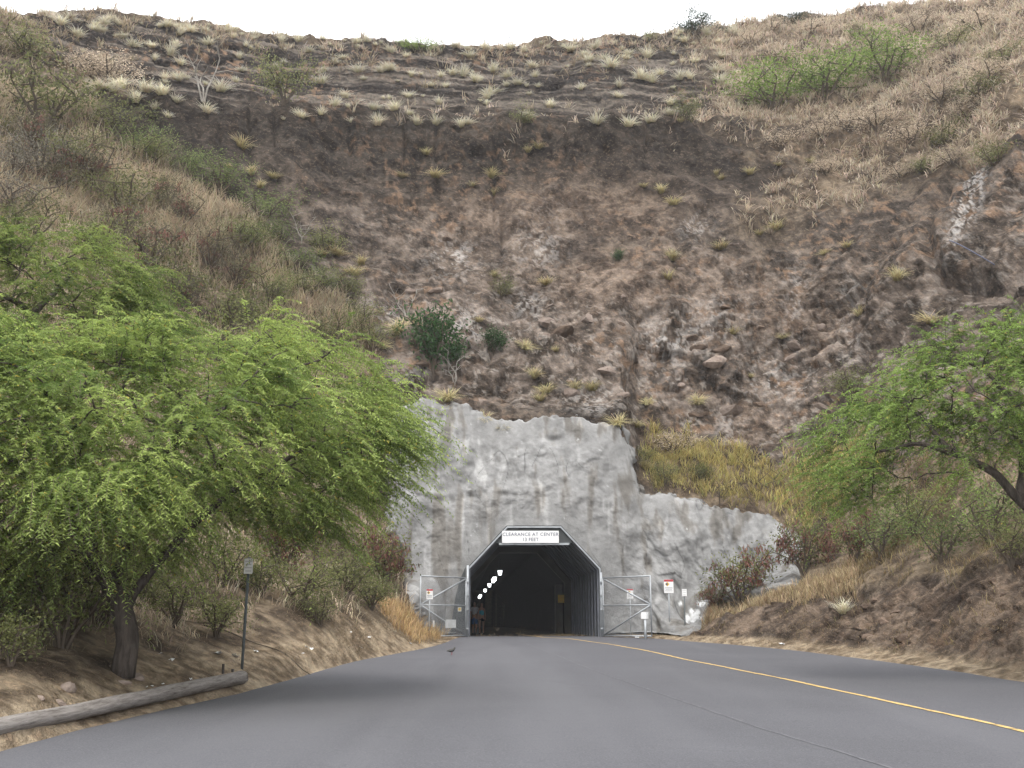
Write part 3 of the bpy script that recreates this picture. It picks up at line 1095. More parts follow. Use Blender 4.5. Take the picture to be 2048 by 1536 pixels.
cs = thing('clearance_sign', (PX - .16, PORT_Y - .06, GZ + 4.22), 'wide white CLEARANCE AT CENTER 13 FEET sign over tunnel mouth', 'sign')
MB().box((0, 0, 0), (2.46, .04, .52)).build('panel', M['white'], cs)
text_mesh('lettering', 'CLEARANCE AT CENTER', .205, M['ink'], cs, (0, -.026, .10), spacing=1.08)
text_mesh('lettering', '13 FEET', .195, M['ink'], cs, (0, -.026, -.12), spacing=1.1)
for x in (-1.0, 1.0):
    MB().box((x, .045, -.03), (.06, .05, .5)).build('bracket', M['galv'], cs)


# ------------------------------------------------------------------ gates
def gate(sgn, post_x, label):
    g = thing('gate', (post_x, PORT_Y - .18, GZ), label, 'gate', 'pipe gates beside the tunnel')
    ex, ey, H = sgn * 1.83, -2.1, 2.46
    e = np.array([ex, ey, 0]); up = np.array([0, 0, 1.0])
    z0 = .06

    def P(a, z):
        return e * a + up * z
    # hinge post
    MB().tube([(0, .06, -.05), (0, .06, 3.0 if sgn < 0 else 2.7)], .055, 12).build('hinge_post', M['galv'], g, True)
    for z in (.35, 1.15, 1.75, 2.3):
        MB().box((0, 0, z), (.13, .12, .06)).build('hinge', M['galv'], g)
    fr_ = [('upright', P(.035, z0), P(.035, H)), ('upright', P(1, z0), P(1, H)), ('top_rail', P(.035, H), P(1, H)), ('middle_rail', P(.035, 1.3), P(1, 1.3)), ('bottom_rail', P(.035, z0), P(1, z0)),
           ('brace', P(.05, H - .05), P(.98, 1.33)), ('brace', P(.98, 1.27), P(.05, z0 + .04))]
    for nme, a, b in fr_:
        MB().tube([a, b], .03 if nme != 'brace' else .034, 10).build(nme, M['galv'], g, True)
    # chain-link infill: real thin wires
    V, Fc = [], []
    Ln = float(np.hypot(ex, ey)); Hh = H - z0; step = .075
    d = e / Ln

    def wire(s0, h0, s1, h1):
        a, b = d * s0 + up * (z0 + h0), d * s1 + up * (z0 + h1)
        t_ = (b - a) / np.linalg.norm(b - a)
        q = np.cross(t_, np.cross(d, up))
        q /= np.linalg.norm(q)
        w = np.cross(d, up) * .0024
        o = len(V)
        for p in (a, b):
            V.extend([p + q * .0026, p - q * .0013 + w, p - q * .0013 - w])
        Fc.extend([(o, o + 1, o + 4, o + 3), (o + 1, o + 2, o + 5, o + 4), (o + 2, o, o + 3, o + 5)])
    for k in range(int((Ln + Hh) / step)):
        s = k * step
        a0 = max(0, s - Hh); a1 = min(s, Ln)
        wire(a0, s - a0, a1, s - a1)
        wire(a0, Hh - (s - a0), a1, Hh - (s - a1))
    MB().add(V, Fc).build('chain_link', M['galv'], g)
    return g, P


gl_, PL = gate(-1, axis_x(PORT_Y) - 2.86, 'open pipe gate leaf with chain link left of the tunnel')
MB().box(tuple(PL(.36, .55) + np.array([0, -.05, 0])), (.62, .03, .34), np.array(Matrix.Rotation(math.atan2(-2.1, -1.83) + math.pi, 3, 'Z'))).build('grey_placard', plain('grey_placard', (.42, .43, .43)), gl_)
MB().box(tuple(PL(.72, .55) + np.array([0, -.05, 0])), (.07, .03, .26), np.array(Matrix.Rotation(math.atan2(-2.1, -1.83) + math.pi, 3, 'Z'))).build('latch_plate', M['offwhite'], gl_)
gr_, PR = gate(1, axis_x(PORT_Y) + 2.86, 'open pipe gate leaf with white placard right of the tunnel')
MB().box(tuple(PR(.87, .88) + np.array([0, -.06, 0])), (.30, .02, .27)).build('white_placard', M['white'], gr_)
# small yellow notice on the dark gap sheet beside the portal
yn = thing('notice', (PX - 3.2, PORT_Y + .005, GZ + 1.15), 'small yellow and white notice at shadowed gap left of portal', 'sign')
MB().box((0, 0, 0), (.15, .02, .18)).build('plate', M['offwhite'], yn)
MB().box((0, -.014, .005), (.10, .008, .11)).build('yellow_field', M['yellow'], yn)


def up_post(p, h, name, label, w, hh, top, rad=.03, warn=False, mat='white', tilt=0.0, lines=3, diamond=True):
    s = thing(name, p, label, 'sign')
    MB().tube([(0, 0, -.2), (tilt * h, 0, h)], rad, 8).build('post', M['galv'] if warn else M['post'], s, True)
    z = top - hh / 2
    x = tilt * z
    MB().box((x, -rad - .012, z), (w, .016, hh)).build('panel', M[mat], s)
    if warn:
        MB().box((x, -rad - .023, z + hh * .42), (w * .98, .006, hh * .15)).build('red_header', M['redink'], s)
        q = hh * .17
        MB().add([(x - w * .15, -rad - .024, z + hh * .16 + q), (x - w * .15 + q, -rad - .024, z + hh * .16), (x - w * .15, -rad - .024, z + hh * .16 - q), (x - w * .15 - q, -rad - .024, z + hh * .16)],
                 [(0, 3, 2, 1)]).build('yellow_diamond', M['yellow'], s)
        MB().box((x - w * .2, -rad - .028, z + hh * .16), (q * .8, .004, q * .9)).build('pictogram', M['ink'], s)
    for k in range(lines):
        zz = z - hh * (.12 + .11 * k) if warn else z + hh * (.32 - .64 * k / max(lines - 1, 1))
        MB().box((x, -rad - .0225, zz), (w * (.8 - .13 * (k % 2)), .004, hh * .035)).build('text_line', M['greyink' if k or not warn else 'ink'], s)
    return s


def px_post(u, v, y):
    p = at_y(u, v, y)
    return p


k_ = 1 / F
p = px_post(1340, 1262, 45.4)
up_post((p[0], p[1], ground_xy(p[0], p[1])), 2.1, 'warning_sign', 'red headed white warning sign with yellow diamond on post by wall', .40, .56, 2.12 + .05, .03, True)
p = px_post(1370, 1258, 44.8)
up_post((p[0], p[1], ground_xy(p[0], p[1])), 2.15, 'small_sign', 'small white sign on thin dark post beside the warning sign', .20, .29, 2.2, .025, False, 'white', .01, 3)
p = px_post(1262, 1270, 45.7)
up_post((p[0], p[1], GZ - .05), 2.0, 'warning_sign', 'small red headed warning sign on post behind the right gate', .27, .40, 2.05, .022, True)
p = px_post(858, 1272, 43.4)
up_post((p[0], p[1], float(zr(43.4))), 2.0, 'warning_sign', 'small red headed warning sign on post at the left gate', .26, .40, 1.98, .022, True)
p = px_post(1291, 1272, 43.2)
bp = thing('bollard', (p[0], p[1], float(zr(43.2))), 'short grey steel post standing at the end of the right gate', 'post')
MB().tube([(0, 0, -.2), (0, 0, .78)], .055, 10).build('post', M['galv'], bp, True)
MB().tube([(0, 0, .78), (0, 0, .80)], .062, 10).build('cap', M['galv'], bp, True)

# roadside sign on the left
p = at_r(484, 1330, 22.0)
zg = ground_xy(p[0], p[1])
h_ = (1330 - 1130) / F * 22.0 + (p[2] - zg)
sl = up_post((p[0], p[1], zg), h_, 'roadside_sign', 'weathered white sign on tall grey steel post behind the log', .17, .30, h_ - .03, .028, False, 'white', .012, 4)
sl.rotation_euler = (0, 0, .15)


# ================================================================== plants
def unit(a):
    return a / (np.linalg.norm(a, axis=-1, keepdims=True) + 1e-9)


def leaf_quads(B, d, L, W, tint, up=None):
    """diamond leaves: base B, direction d, length L, width W"""
    n = len(B)
    rv = rng.standard_normal((n, 3)) if up is None else up
    sd_ = unit(np.cross(d, rv))
    L, W = np.broadcast_to(L, (n,))[:, None], np.broadcast_to(W, (n,))[:, None]
    V = np.stack([B, B + d * L * .5 + sd_ * W * .5, B + d * L, B + d * L * .5 - sd_ * W * .5], 1).reshape(-1, 3)
    Qd = np.arange(4 * n).reshape(n, 4)
    return V, Qd, np.repeat(tint, 4, 0)


def leaf_tris(B, d, L, W, tint, up):
    n = len(B)
    sd_ = unit(np.cross(d, up))
    L, W = np.broadcast_to(L, (n,))[:, None], np.broadcast_to(W, (n,))[:, None]
    V = np.stack([B + d * L * .25 + sd_ * W * .5, B + d * L, B - sd_ * W * .35], 1).reshape(-1, 3)
    return V, np.arange(3 * n).reshape(n, 3), np.repeat(tint, 3, 0)


def blades(B, d, L, W, bend, tint_lo, tint_hi):
    """grass blades of two quads that bow outwards"""
    n = len(B)
    L, W, bend = (np.broadcast_to(x, (n,))[:, None] for x in (L, W, bend))
    hor = d * np.array([1, 1, 0.0])
    hor = unit(hor + 1e-6)
    sdv = np.stack([-hor[:, 1], hor[:, 0], np.zeros(n)], -1)
    m = B + d * L * .55
    tip = B + d * L + hor * L * bend * .5 - np.array([0, 0, 1.0]) * L * bend * .45
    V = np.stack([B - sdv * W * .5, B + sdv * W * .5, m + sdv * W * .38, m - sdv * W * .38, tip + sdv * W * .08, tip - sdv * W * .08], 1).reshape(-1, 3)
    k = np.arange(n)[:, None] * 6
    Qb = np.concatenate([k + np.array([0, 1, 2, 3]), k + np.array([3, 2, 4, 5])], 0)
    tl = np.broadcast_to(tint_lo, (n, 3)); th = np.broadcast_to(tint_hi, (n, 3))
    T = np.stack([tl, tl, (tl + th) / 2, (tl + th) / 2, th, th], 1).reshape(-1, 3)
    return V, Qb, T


def vary(c, n, a=.18):
    c = np.array(c, float)
    return np.clip(c * (1 + a * rng.standard_normal((n, 1))) * (1 + .06 * rng.standard_normal((n, 3))), .005, .9)


def dome_dirs(n, lo=.15, hi=1.0):
    a = rng.uniform(0, 2 * math.pi, n)
    z = rng.uniform(lo, hi, n)
    h = np.sqrt(np.maximum(0, 1 - z * z))
    return np.stack([np.cos(a) * h, np.sin(a) * h, z], -1)


def tuft_mesh(name, n, h, w, lo, hi, spread=.12, bend=.5):
    a = rng.uniform(0, 2 * math.pi, n)
    r = spread * np.sqrt(rng.uniform(0, 1, n))
    B = np.stack([r * np.cos(a), r * np.sin(a), -.08 * np.ones(n)], -1)
    d = dome_dirs(n, .60, .995)
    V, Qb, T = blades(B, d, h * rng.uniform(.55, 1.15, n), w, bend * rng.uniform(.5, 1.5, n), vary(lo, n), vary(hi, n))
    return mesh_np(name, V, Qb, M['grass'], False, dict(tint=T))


pale_tufts = [tuft_mesh('grass_tuft', 150, .95, .036, (.42, .37, .24), (.88, .83, .66), .22, .35) for _ in range(4)]
gold_tufts = [tuft_mesh('grass_tuft', 130, .9, .034, (.24, .205, .095), (.58, .51, .29), .2, .45) for _ in range(3)]
straw_tufts = [tuft_mesh('grass_tuft', 95, .7, .045, (.22, .16, .085), (.55, .43, .26), .35, .25) for _ in range(3)]


def put_tuft(u, v, sz, meshes, label, group, ntilt=.35):
    g = ground_at(u, v)
    if g is None:
        return
    p, n, i = g
    if hole_near(p):
        return
    o = link('grass_tuft', random.choice(meshes))
    o.location = tuple(float(c) for c in p)
    d = Vector((0, 0, 1)).lerp(Vector([float(c) for c in n]), ntilt)
    q = Vector((0, 0, 1)).rotation_difference(d)
    o.rotation_euler = (q.to_matrix() @ Matrix.Rotation(random.uniform(-.25, .25), 3, 'X') @ Matrix.Rotation(random.uniform(0, 6.28), 3, 'Z')).to_euler()
    k = .8 * sz * random.uniform(.8, 1.15)
    o.scale = (k * random.uniform(.7, 1.5), k * random.uniform(.7, 1.3), k * random.uniform(.7, 1.2))
    tag(o, label, 'grass', group)


def hole_near(p):
    return p[1] > 44 and abs(p[0] - PX) < 3.4 and p[2] < 6.2


# tufts that stand out one by one on the cliff
cliff_tufts = [(850, 305, 1.1), (870, 350, 1.5), (800, 352, .8), (980, 352, 1.6), (940, 372, .8), (985, 385, .8), (1075, 298, 1.0), (1055, 300, .8), (1320, 382, .9), (1285, 370, .8), (1440, 358, .8), (1500, 345, 1.3), (1430, 345, .7),
               (1345, 408, .9), (1550, 455, 1.6), (1515, 465, 1.0), (1340, 515, 1.3), (1440, 495, .9), (1335, 555, 1.0), (1000, 588, .9), (985, 550, .8), (1090, 565, .9), (1180, 778, 1.0), (1090, 780, 1.1), (1145, 775, 1.0), (1075, 795, .8),
               (1235, 845, 1.1), (895, 795, 1.3), (970, 836, 1.0), (1005, 858, 1.0), (1465, 668, .8), (1405, 885, 1.2), (500, 345, 1.2), (480, 290, 1.2), (545, 358, 1.0), (515, 372, 1.1), (1690, 490, .9), (1862, 640, 1.4),
               (1790, 555, 1.2), (1645, 505, .8), (955, 640, 1.0), (880, 825, 1.0), (1065, 750, 1.0), (640, 505, 1.2), (670, 508, 1.1), (720, 525, 1.2), (705, 548, 1.0), (1715, 625, 1.1), (1922, 665, 1.1), (1390, 805, 1.2), (1050, 695, .9),
               (1285, 930, 1.2), (1270, 850, 1.1), (1290, 805, .8), (1110, 700, .7), (1565, 675, .8), (760, 690, 1.0), (790, 660, 1.2), (830, 640, .8), (1500, 750, .7), (1360, 240, .9), (455, 330, 1.0), (1620, 320, .9), (1555, 330, .8)]
for u, v, sz in cliff_tufts:
    if v > 740:
        lb = 'yellow green grass tuft just above the top edge of the concrete facing'
    elif u < 760:
        lb = 'yellow green grass tuft on the cliff beside the left slope'
    elif v < 420:
        lb = 'yellow green grass tuft on the dark upper cliff below the ledge'
    elif u > 1480:
        lb = 'yellow green grass tuft on the rough right hand cliff'
    else:
        lb = 'yellow green grass tuft on the bare middle of the cliff'
    put_tuft(u, v, sz, gold_tufts, lb, lb.replace('grass tuft', 'grass tufts'))

# pale tufts on the terraces below the rim
random.seed(21)
upper = [(120, 45, 1.2), (265, 90, 1.2), (290, 180, 1.3), (320, 185, 1.3), (270, 200, 1.2), (350, 200, 1.1), (470, 160, 1.0), (565, 125, .9), (475, 118, .9), (715, 140, .9), (760, 140, .9), (645, 140, .8), (820, 150, .9),
         (880, 150, 1.1), (905, 145, 1.2), (925, 150, 1.2), (890, 170, .9), (960, 158, .9), (985, 140, 1.0), (1010, 150, 1.1), (1010, 170, .8), (875, 205, .8), (690, 190, .8), (815, 190, .8), (970, 205, .9), (640, 225, .9), (755, 245, 1.2),
         (830, 245, 1.2), (870, 248, 1.0), (920, 250, 1.1), (935, 248, 1.1), (700, 240, .8), (600, 230, .9), (410, 222, 1.0), (200, 175, 1.3), (240, 170, 1.2), (560, 80, .9), (350, 70, 1.0), (510, 70, 1.0), (330, 50, .9), (410, 60, .8),
         (1175, 120, 1.1), (1165, 110, .9), (1070, 150, .8), (1160, 175, .9), (1280, 155, 1.1), (1300, 160, 1.2), (1360, 155, 1.1), (1380, 155, 1.1), (1440, 165, 1.3), (1430, 140, 1.2), (1470, 150, 1.2), (1250, 115, .8), (1390, 120, .9), (1440, 110, 1.0),
         (1240, 95, .8), (1190, 245, 1.1), (1255, 250, 1.1), (1300, 240, 1.2), (1340, 205, .9), (1450, 190, 1.0), (1050, 235, .8), (480, 140, .8), (300, 90, 1.1)]
for _ in range(120):
    u = random.uniform(140, 1480)
    top = np.interp(u, [0, 400, 700, 1024, 1340, 1500], [20, 50, 84, 92, 70, 50])
    v = top + 6 + (random.random() ** 1.7) * (235 - top)
    upper.append((u, v, random.choice((.4, .55, .7, .9, 1.15))))
for _ in range(45):
    u = random.uniform(60, 1480)
    upper.append((u, np.interp(u, [0, 400, 700, 1024, 1340, 1500], [20, 50, 84, 92, 70, 50]) + random.uniform(-3, 10), random.uniform(.35, .8)))
for u, v, sz in upper:
    top = np.interp(u, [0, 400, 700, 1024, 1340, 1500], [20, 50, 84, 92, 70, 50])
    side_ = 'left of centre' if u < 640 else ('near the centre' if u < 1060 else 'right of centre')
    if v < top + 22:
        lb = 'pale straw grass tuft on the skyline rim ' + side_
    elif v > 218 - max(0, 600 - u) * .08:
        lb = 'pale straw grass tuft on the ledge above the dark cliff band ' + side_
    else:
        lb = 'pale straw grass tuft on the layered terraces ' + side_
    put_tuft(u, v, sz, pale_tufts, lb, lb.replace('grass tuft', 'grass tufts'), .15)
put_tuft(1688, 1222, 1.0, pale_tufts, 'big pale fountain of grass on the rocky right bank', None, .1)


# ---------------------------------------------------------------- uncountable grass
cu_ = np.cross(np.gradient(PT, axis=1), np.gradient(PT, axis=0))
AREA = np.linalg.norm(cu_, axis=-1)
seen = (pu > -160) & (pu < 2210) & (pv > -60) & (pv < 1600) & (SS < 10.35) & (SS > 1.02)
okm = seen & (wmask < .2)


def scatter(dens, n):
    w = (AREA * dens * okm).ravel()
    w = w / w.sum()
    i = rng.choice(len(w), n, p=w)
    return i, PTf[i] + rng.uniform(-.06, .06, (n, 3)) * np.array([1, 1, 0])


def grass_field(name, label, dens, clumps, per, h, w, lo, hi, rad, bend=.35, lean=.35):
    i, C = scatter(dens, clumps)
    n = clumps * per
    ci = np.repeat(np.arange(clumps), per)
    a = rng.uniform(0, 2 * math.pi, n)
    r = np.repeat(rad * rng.uniform(.5, 1.3, clumps), per) * np.sqrt(rng.uniform(0, 1, n))
    B = C[ci] + np.stack([r * np.cos(a), r * np.sin(a), np.zeros(n)], -1)
    Nn = NTf[i][ci]
    off_ = B - C[ci]
    B = B - np.array([0, 0, 1.0]) * ((off_ * Nn).sum(-1) / np.maximum(Nn[:, 2], .35))[:, None] - np.array([0, 0, .04])
    d = unit(np.array([0, 0, 1.0]) + lean * rng.standard_normal((n, 3)) + .25 * Nn + np.repeat(.2 * rng.standard_normal((clumps, 3)), per, 0))
    d[:, 2] = np.abs(d[:, 2])
    hh = np.repeat(rng.uniform(.6, 1.3, clumps), per) * h * rng.uniform(.5, 1.15, n)
    far = np.clip(np.linalg.norm(B[:, :2], axis=1) / 45, .4, 1.2)
    hh = hh * far
    w = w * far
    ct = np.repeat(rng.uniform(.75, 1.2, (clumps, 1)), per, 0)
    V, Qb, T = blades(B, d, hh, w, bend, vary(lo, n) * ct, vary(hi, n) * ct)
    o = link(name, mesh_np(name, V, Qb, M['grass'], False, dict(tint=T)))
    return tag(o, label, 'grass', None, 'stuff')


cl1 = sstep(-.25, .35, fbm(P0 * .25, 3, 300))
cl2 = sstep(-.2, .4, fbm(P0 * .5, 3, 305))
LSL = Z_LEFT * sstep(1.95, 2.3, SS)
tanp = np.clip(blob(390, 430, 90, 90) + blob(640, 610, 70, 40, 35) + blob(110, 420, 80, 50) + blob(560, 560, 110, 50, 35) + blob(300, 380, 60, 70) + blob(210, 150, 60, 60) + .8 * blob(480, 1130, 60, 40), 0, 1)
grass_field('dry_grass', 'tan dry grass covering the left slope', LSL * (.25 + .9 * cl1 + 1.6 * tanp) * sstep(2.0, 2.6, SS), 3600, 12, .72, .036, (.31, .245, .17), (.76, .645, .475), .35)
grass_field('dry_grass', 'olive green grass mixed into the left slope', LSL * (1 - cl1) * sstep(2.2, 2.8, SS), 900, 12, .5, .032, (.085, .085, .035), (.22, .21, .085), .35)
edge = zone([(800, 1180), (850, 1225), (895, 1285), (830, 1290), (780, 1230)], 8) * sstep(1.2, 1.6, SS)
grass_field('dry_grass', 'tall golden grass along the edge of the left bank by the gate', edge, 150, 16, .55, .022, (.30, .20, .10), (.62, .45, .24), .25, .3, .2)
vg = sstep(1.12, 1.3, SS) * sstep(2.6, 2.0, SS) * (.3 + cl2)
grass_field('dry_grass', 'short trampled straw on the road verges', vg, 5200, 9, .13, .015, (.17, .125, .075), (.44, .34, .21), .24, .7, .8)
RG = Z_RIGHT * sstep(8.0, 8.2, SS) + .8 * Z_RIGHT * sstep(5.5, 6.5, SS) * sstep(8.2, 8.0, SS) * (.3 + cl1) + .5 * Z_LIP * (1 - Z_LEFT) + .35 * sstep(9.7, 9.9, SS) * STRATA
grass_field('dry_brush', 'pinkish dry brush covering the upper right slope', RG * (.25 + cl2), 4300, 13, .50, .05, (.30, .24, .18), (.78, .66, .52), .36, .3, .6)
grass_field('dry_grass', 'yellow green grass on the shelf above the right part of the concrete', Z_SHELF, 620, 14, .5, .03, (.25, .215, .08), (.62, .54, .24), .32)
RL = (Z_RLOW * (1 - .8 * RB)) * sstep(2.4, 3, SS) + .35 * RB * cl2
grass_field('dry_grass', 'dry grass on the slope above the right rocky bank', RL * (.3 + cl1), 800, 12, .42, .025, (.16, .12, .06), (.42, .33, .18), .3)
topbank = zone([(1400, 1250), (1440, 1205), (1560, 1172), (1700, 1150), (1720, 1190), (1560, 1215), (1450, 1240)], 8) * sstep(2.6, 2.8, SS) * sstep(3.9, 3.4, SS)
grass_field('dry_grass', 'golden dry grass fringing the top of the right bank', topbank, 430, 14, .5, .022, (.34, .25, .15), (.72, .57, .36), .3, .3, .25)
TL = (Z_TLEFT + .25 * STRATA * (1 - Z_RIGHT) * sstep(9.3, 9.9, SS)) * (.2 + cl2)
grass_field('dry_brush', 'dry brush on the upper left slope and along the rim', TL, 900, 12, .5, .045, (.15, .12, .08), (.48, .40, .28), .35, .3, .6)


# ---------------------------------------------------------------- shrubs
def branch_set(n, h, spread, r0, seed, n2=3, wob=.12):
    """stems from the root, each with side twigs; returns a list of (pts, radii) and the twig ends"""
    rg = np.random.default_rng(seed)
    out, ends = [], []
    for k in range(n):
        a = 2 * math.pi * k / n + rg.uniform(-.5, .5)
        d = np.array([math.cos(a) * spread, math.sin(a) * spread, 1.0]) * rg.uniform(.7, 1.05)
        m = 6
        t = np.linspace(0, 1, m)[:, None]
        pts = t * d * h * .8 + np.cumsum(rg.standard_normal((m, 3)) * wob * h / m, 0) * np.array([1, 1, .5])
        pts[0] = (0, 0, -.15)
        out.append((pts, r0 * np.linspace(1, .35, m)))
        ends.append(pts[-1])
        for j in range(n2):
            q = rg.integers(2, m)
            b = pts[q]
            e = b + np.array([rg.normal() * .5, rg.normal() * .5, rg.uniform(.1, .6)]) * h * .5
            mid = (b + e) / 2 + rg.standard_normal(3) * .05 * h
            out.append((np.array([b, mid, e]), r0 * np.array([.5, .35, .15])))
            ends.append(e)
            ends.append(mid)
    return out, np.array(ends)


def branches_mesh(name, bs, mat, n=5):
    mb = MB()
    for pts, rad in bs:
        mb.tube(pts, rad, n, False)
    me = bpy.data.meshes.new(name)
    me.from_pydata(mb.v, [], mb.f)
    me.materials.append(mat)
    return me


def shrub_proto(seed, lo, hi, nleaf, lsize, h=1.0, spread=.55, clump=.26, pods=None, flat=.75):
    bs, ends = branch_set(6, h, spread, .028, seed, 4)
    rg = np.random.default_rng(seed + 5)
    ends = ends[ends[:, 2] > h * .18]
    ci = rg.integers(0, len(ends), nleaf)
    off_ = unit(rg.standard_normal((nleaf, 3))) * (rg.uniform(0, 1, (nleaf, 1)) ** .45) * clump * 1.35 * np.array([1, 1, flat]) * h
    C = ends[ci] + off_
    C[:, 2] = np.maximum(C[:, 2], .03)
    d = unit(off_ + rg.standard_normal((nleaf, 3)) * .35 * h)
    shade = np.clip(.6 + .5 * rg.standard_normal(len(ends)), 0, 1)[ci][:, None]
    tint = (np.array(lo) * (1 - shade) + np.array(hi) * shade) * (1 + .15 * rg.standard_normal((nleaf, 1)))
    V, Qd, T = leaf_quads(C, d, lsize * rg.uniform(.6, 1.3, nleaf), lsize * .45, np.clip(tint, .01, 1))
    parts = [('stems', branches_mesh('stems', bs, M['twig'])), ('foliage', mesh_np('foliage', V, Qd, M['leaf'], False, dict(tint=T)))]
    if pods is not None:
        npd = pods
        cl_ = rg.integers(0, len(ends), npd // 14)
        C = np.repeat(ends[cl_] + rg.standard_normal((len(cl_), 3)) * .10 * h, 14, 0)
        C = C + rg.standard_normal((len(C), 3)) * .045 * h
        d = unit(np.array([0, 0, -1.0]) + rg.standard_normal((len(C), 3)) * .45)
        V, Qd, T = leaf_quads(C, d, .10 * h * rg.uniform(.8, 1.4, len(C)), .028 * h, vary((.20, .10, .08), len(C), .35))
        parts.append(('seed_pods', mesh_np('seed_pods', V, Qd, M['leaf'], False, dict(tint=T))))
    return parts


PROTO = dict(
    olive=[shrub_proto(400 + k, (.10, .112, .046), (.23, .245, .10), 1700, .062) for k in range(3)],
    green=[shrub_proto(420 + k, (.115, .17, .045), (.25, .345, .09), 2600, .06, clump=.3) for k in range(3)],
    grey=[shrub_proto(440 + k, (.11, .10, .078), (.25, .235, .19), 1100, .055) for k in range(2)],
    pod=[shrub_proto(460 + k, (.085, .095, .036), (.20, .21, .08), 1500, .062, pods=840) for k in range(3)],
    lite=[shrub_proto(560 + k, (.105, .14, .05), (.22, .28, .10), 1600, .06, clump=.3) for k in range(3)],
    dusty=[shrub_proto(540 + k, (.095, .09, .055), (.21, .195, .12), 1200, .058, pods=210) for k in range(3)],
    deep=[shrub_proto(480 + k, (.028, .062, .022), (.065, .135, .045), 1500, .10, spread=.35, clump=.22, flat=1.2) for k in range(2)],
    rim=[shrub_proto(520, (.022, .036, .022), (.05, .075, .04), 2600, .07, spread=.7, clump=.16, flat=.6)],
    tan=[shrub_proto(500 + k, (.26, .21, .155), (.62, .52, .40), 1800, .06, spread=.7) for k in range(2)],
)


ORD = ['first', 'second', 'third', 'fourth', 'fifth', 'sixth', 'seventh', 'eighth', 'ninth', 'tenth', 'eleventh', 'twelfth', 'thirteenth', 'fourteenth', 'fifteenth', 'sixteenth', 'seventeenth', 'eighteenth', 'nineteenth', 'twentieth',
       'twenty-first', 'twenty-second']


def put_shrub(kind, u, v, wpx, label, group=None, k=None, sink=0.0, tall=1.0):
    g = ground_at(u, v)
    if g is None:
        return None
    p = g[0]
    dist_ = np.linalg.norm(p)
    size = wpx / F * dist_ / 1.35
    pr = PROTO[kind][(random.randrange(99) if k is None else k) % len(PROTO[kind])]
    o = thing('shrub', p - np.array([0, 0, sink]), label, 'shrub', group, random.uniform(0, 6.28))
    o.scale = (size, size, size * tall * random.uniform(.85, 1.1))
    for nme, me in pr:
        link(nme, me, o)
    return o


random.seed(5)
G1 = 'olive shrubs on the left slope'
for u, v, w in ((90, 255, 190), (230, 270, 120), (250, 430, 150), (330, 610, 150), (470, 660, 150), (420, 720, 150), (560, 700, 120), (200, 520, 150), (650, 500, 100), (720, 640, 90), (610, 590, 110),
                (150, 330, 120), (540, 610, 110), (660, 690, 110), (300, 330, 100), (480, 500, 110), (60, 480, 140), (690, 590, 80)):
    put_shrub('olive', u, v, w * 1.0, 'olive green shrub on the tan left slope above the big tree', G1, None, .1, .8)
G2 = 'brighter shrubs on the left slope'
for u, v, w in ((270, 310, 140), (440, 385, 160), (520, 440, 150), (585, 535, 140), (640, 575, 110), (500, 490, 110), (380, 350, 110), (555, 480, 110)):
    put_shrub('lite', u, v, w * .78, 'brighter green shrub along the cliff edge of the left slope', G2, None, .1, .75)
G3 = 'reddish pod shrubs on the left slope'
for u, v, w in ((180, 375, 140), (300, 530, 150), (360, 450, 110), (420, 540, 120), (110, 390, 110), (240, 480, 120), (370, 620, 120), (470, 570, 110), (60, 300, 110), (330, 420, 100)):
    put_shrub('dusty', u, v, w * .9, 'shrub speckled with red brown pods on the left slope', G3)
for u, v, w in ((30, 430, 130), (70, 350, 130), (20, 360, 110)):
    put_shrub('grey', u, v, w, 'grey leafless looking shrub at the left edge of the slope', 'grey shrubs at the left edge')
put_shrub('olive', 50, 105, 120, 'dark shrub below the rim at the upper left corner', None, 0, .3, .5)
put_shrub('olive', 565, 205, 110, 'grey green shrub on the dark terraces left of centre')
for u, v, w in ((215, 165, 120), (180, 150, 90)):
    put_shrub('tan', u, v, w, 'pinkish dry shrub below the rim at upper left', 'pinkish dry shrubs at upper left', None, .2, .6)
# right of centre
for u, v, w, lb in ((1545, 215, 150, 'bright green bush nearest the ledge on the upper right slope'), (1650, 190, 160, 'bright green bush in the middle of the row on the upper right slope'), (1765, 160, 150, 'bright green bush at the right end of the row on upper right slope')):
    put_shrub('green', u, v, w, lb, None, None, .2, .75)
put_shrub('rim', 1390, 66, 80, 'dark wind bent tree standing against the sky on the rim', None, 0, 0, .55)
put_shrub('rim', 1588, 48, 60, 'dark low shrub on the skyline right of the rim tree', None, 0, .1, .4)
put_shrub('green', 840, 104, 75, 'low green shrub on the rim left of centre', None, 0, .25, .45)
put_shrub('olive', 1365, 240, 70, 'small olive shrub on the ledge right of centre')
put_shrub('olive', 1040, 252, 55, 'low green shrub on the ledge near the centre')
put_shrub('olive', 1300, 88, 40, 'tiny green shrub just below the rim right of centre')
for u, v, w in ((1880, 280, 90), (1960, 190, 90), (1850, 340, 80), (1990, 320, 90), (1720, 70, 60), (1900, 90, 80), (2010, 120, 80)):
    put_shrub('olive', u, v, w, 'grey olive shrub among the dry brush at upper right', 'olive shrubs among the upper right brush', None, .3, .55)
for u, v, w in ((1560, 120, 60), (1620, 60, 60), (1500, 90, 60), (1700, 140, 70), (1780, 90, 70), (1850, 150, 80), (1930, 230, 90), (1750, 250, 90), (1820, 280, 90), (1960, 60, 90), (1690, 250, 80), (1480, 200, 60), (1640, 270, 70), (1560, 290, 70),
                (1880, 200, 80), (1800, 350, 70), (1900, 320, 70), (1540, 60, 60), (1830, 60, 80), (1650, 340, 60), (1980, 150, 80)):
    put_shrub('tan', u, v, w, 'rounded pinkish tan dry shrub on the upper right slope', 'tan shrubs on the upper right slope', None, .25, .6)
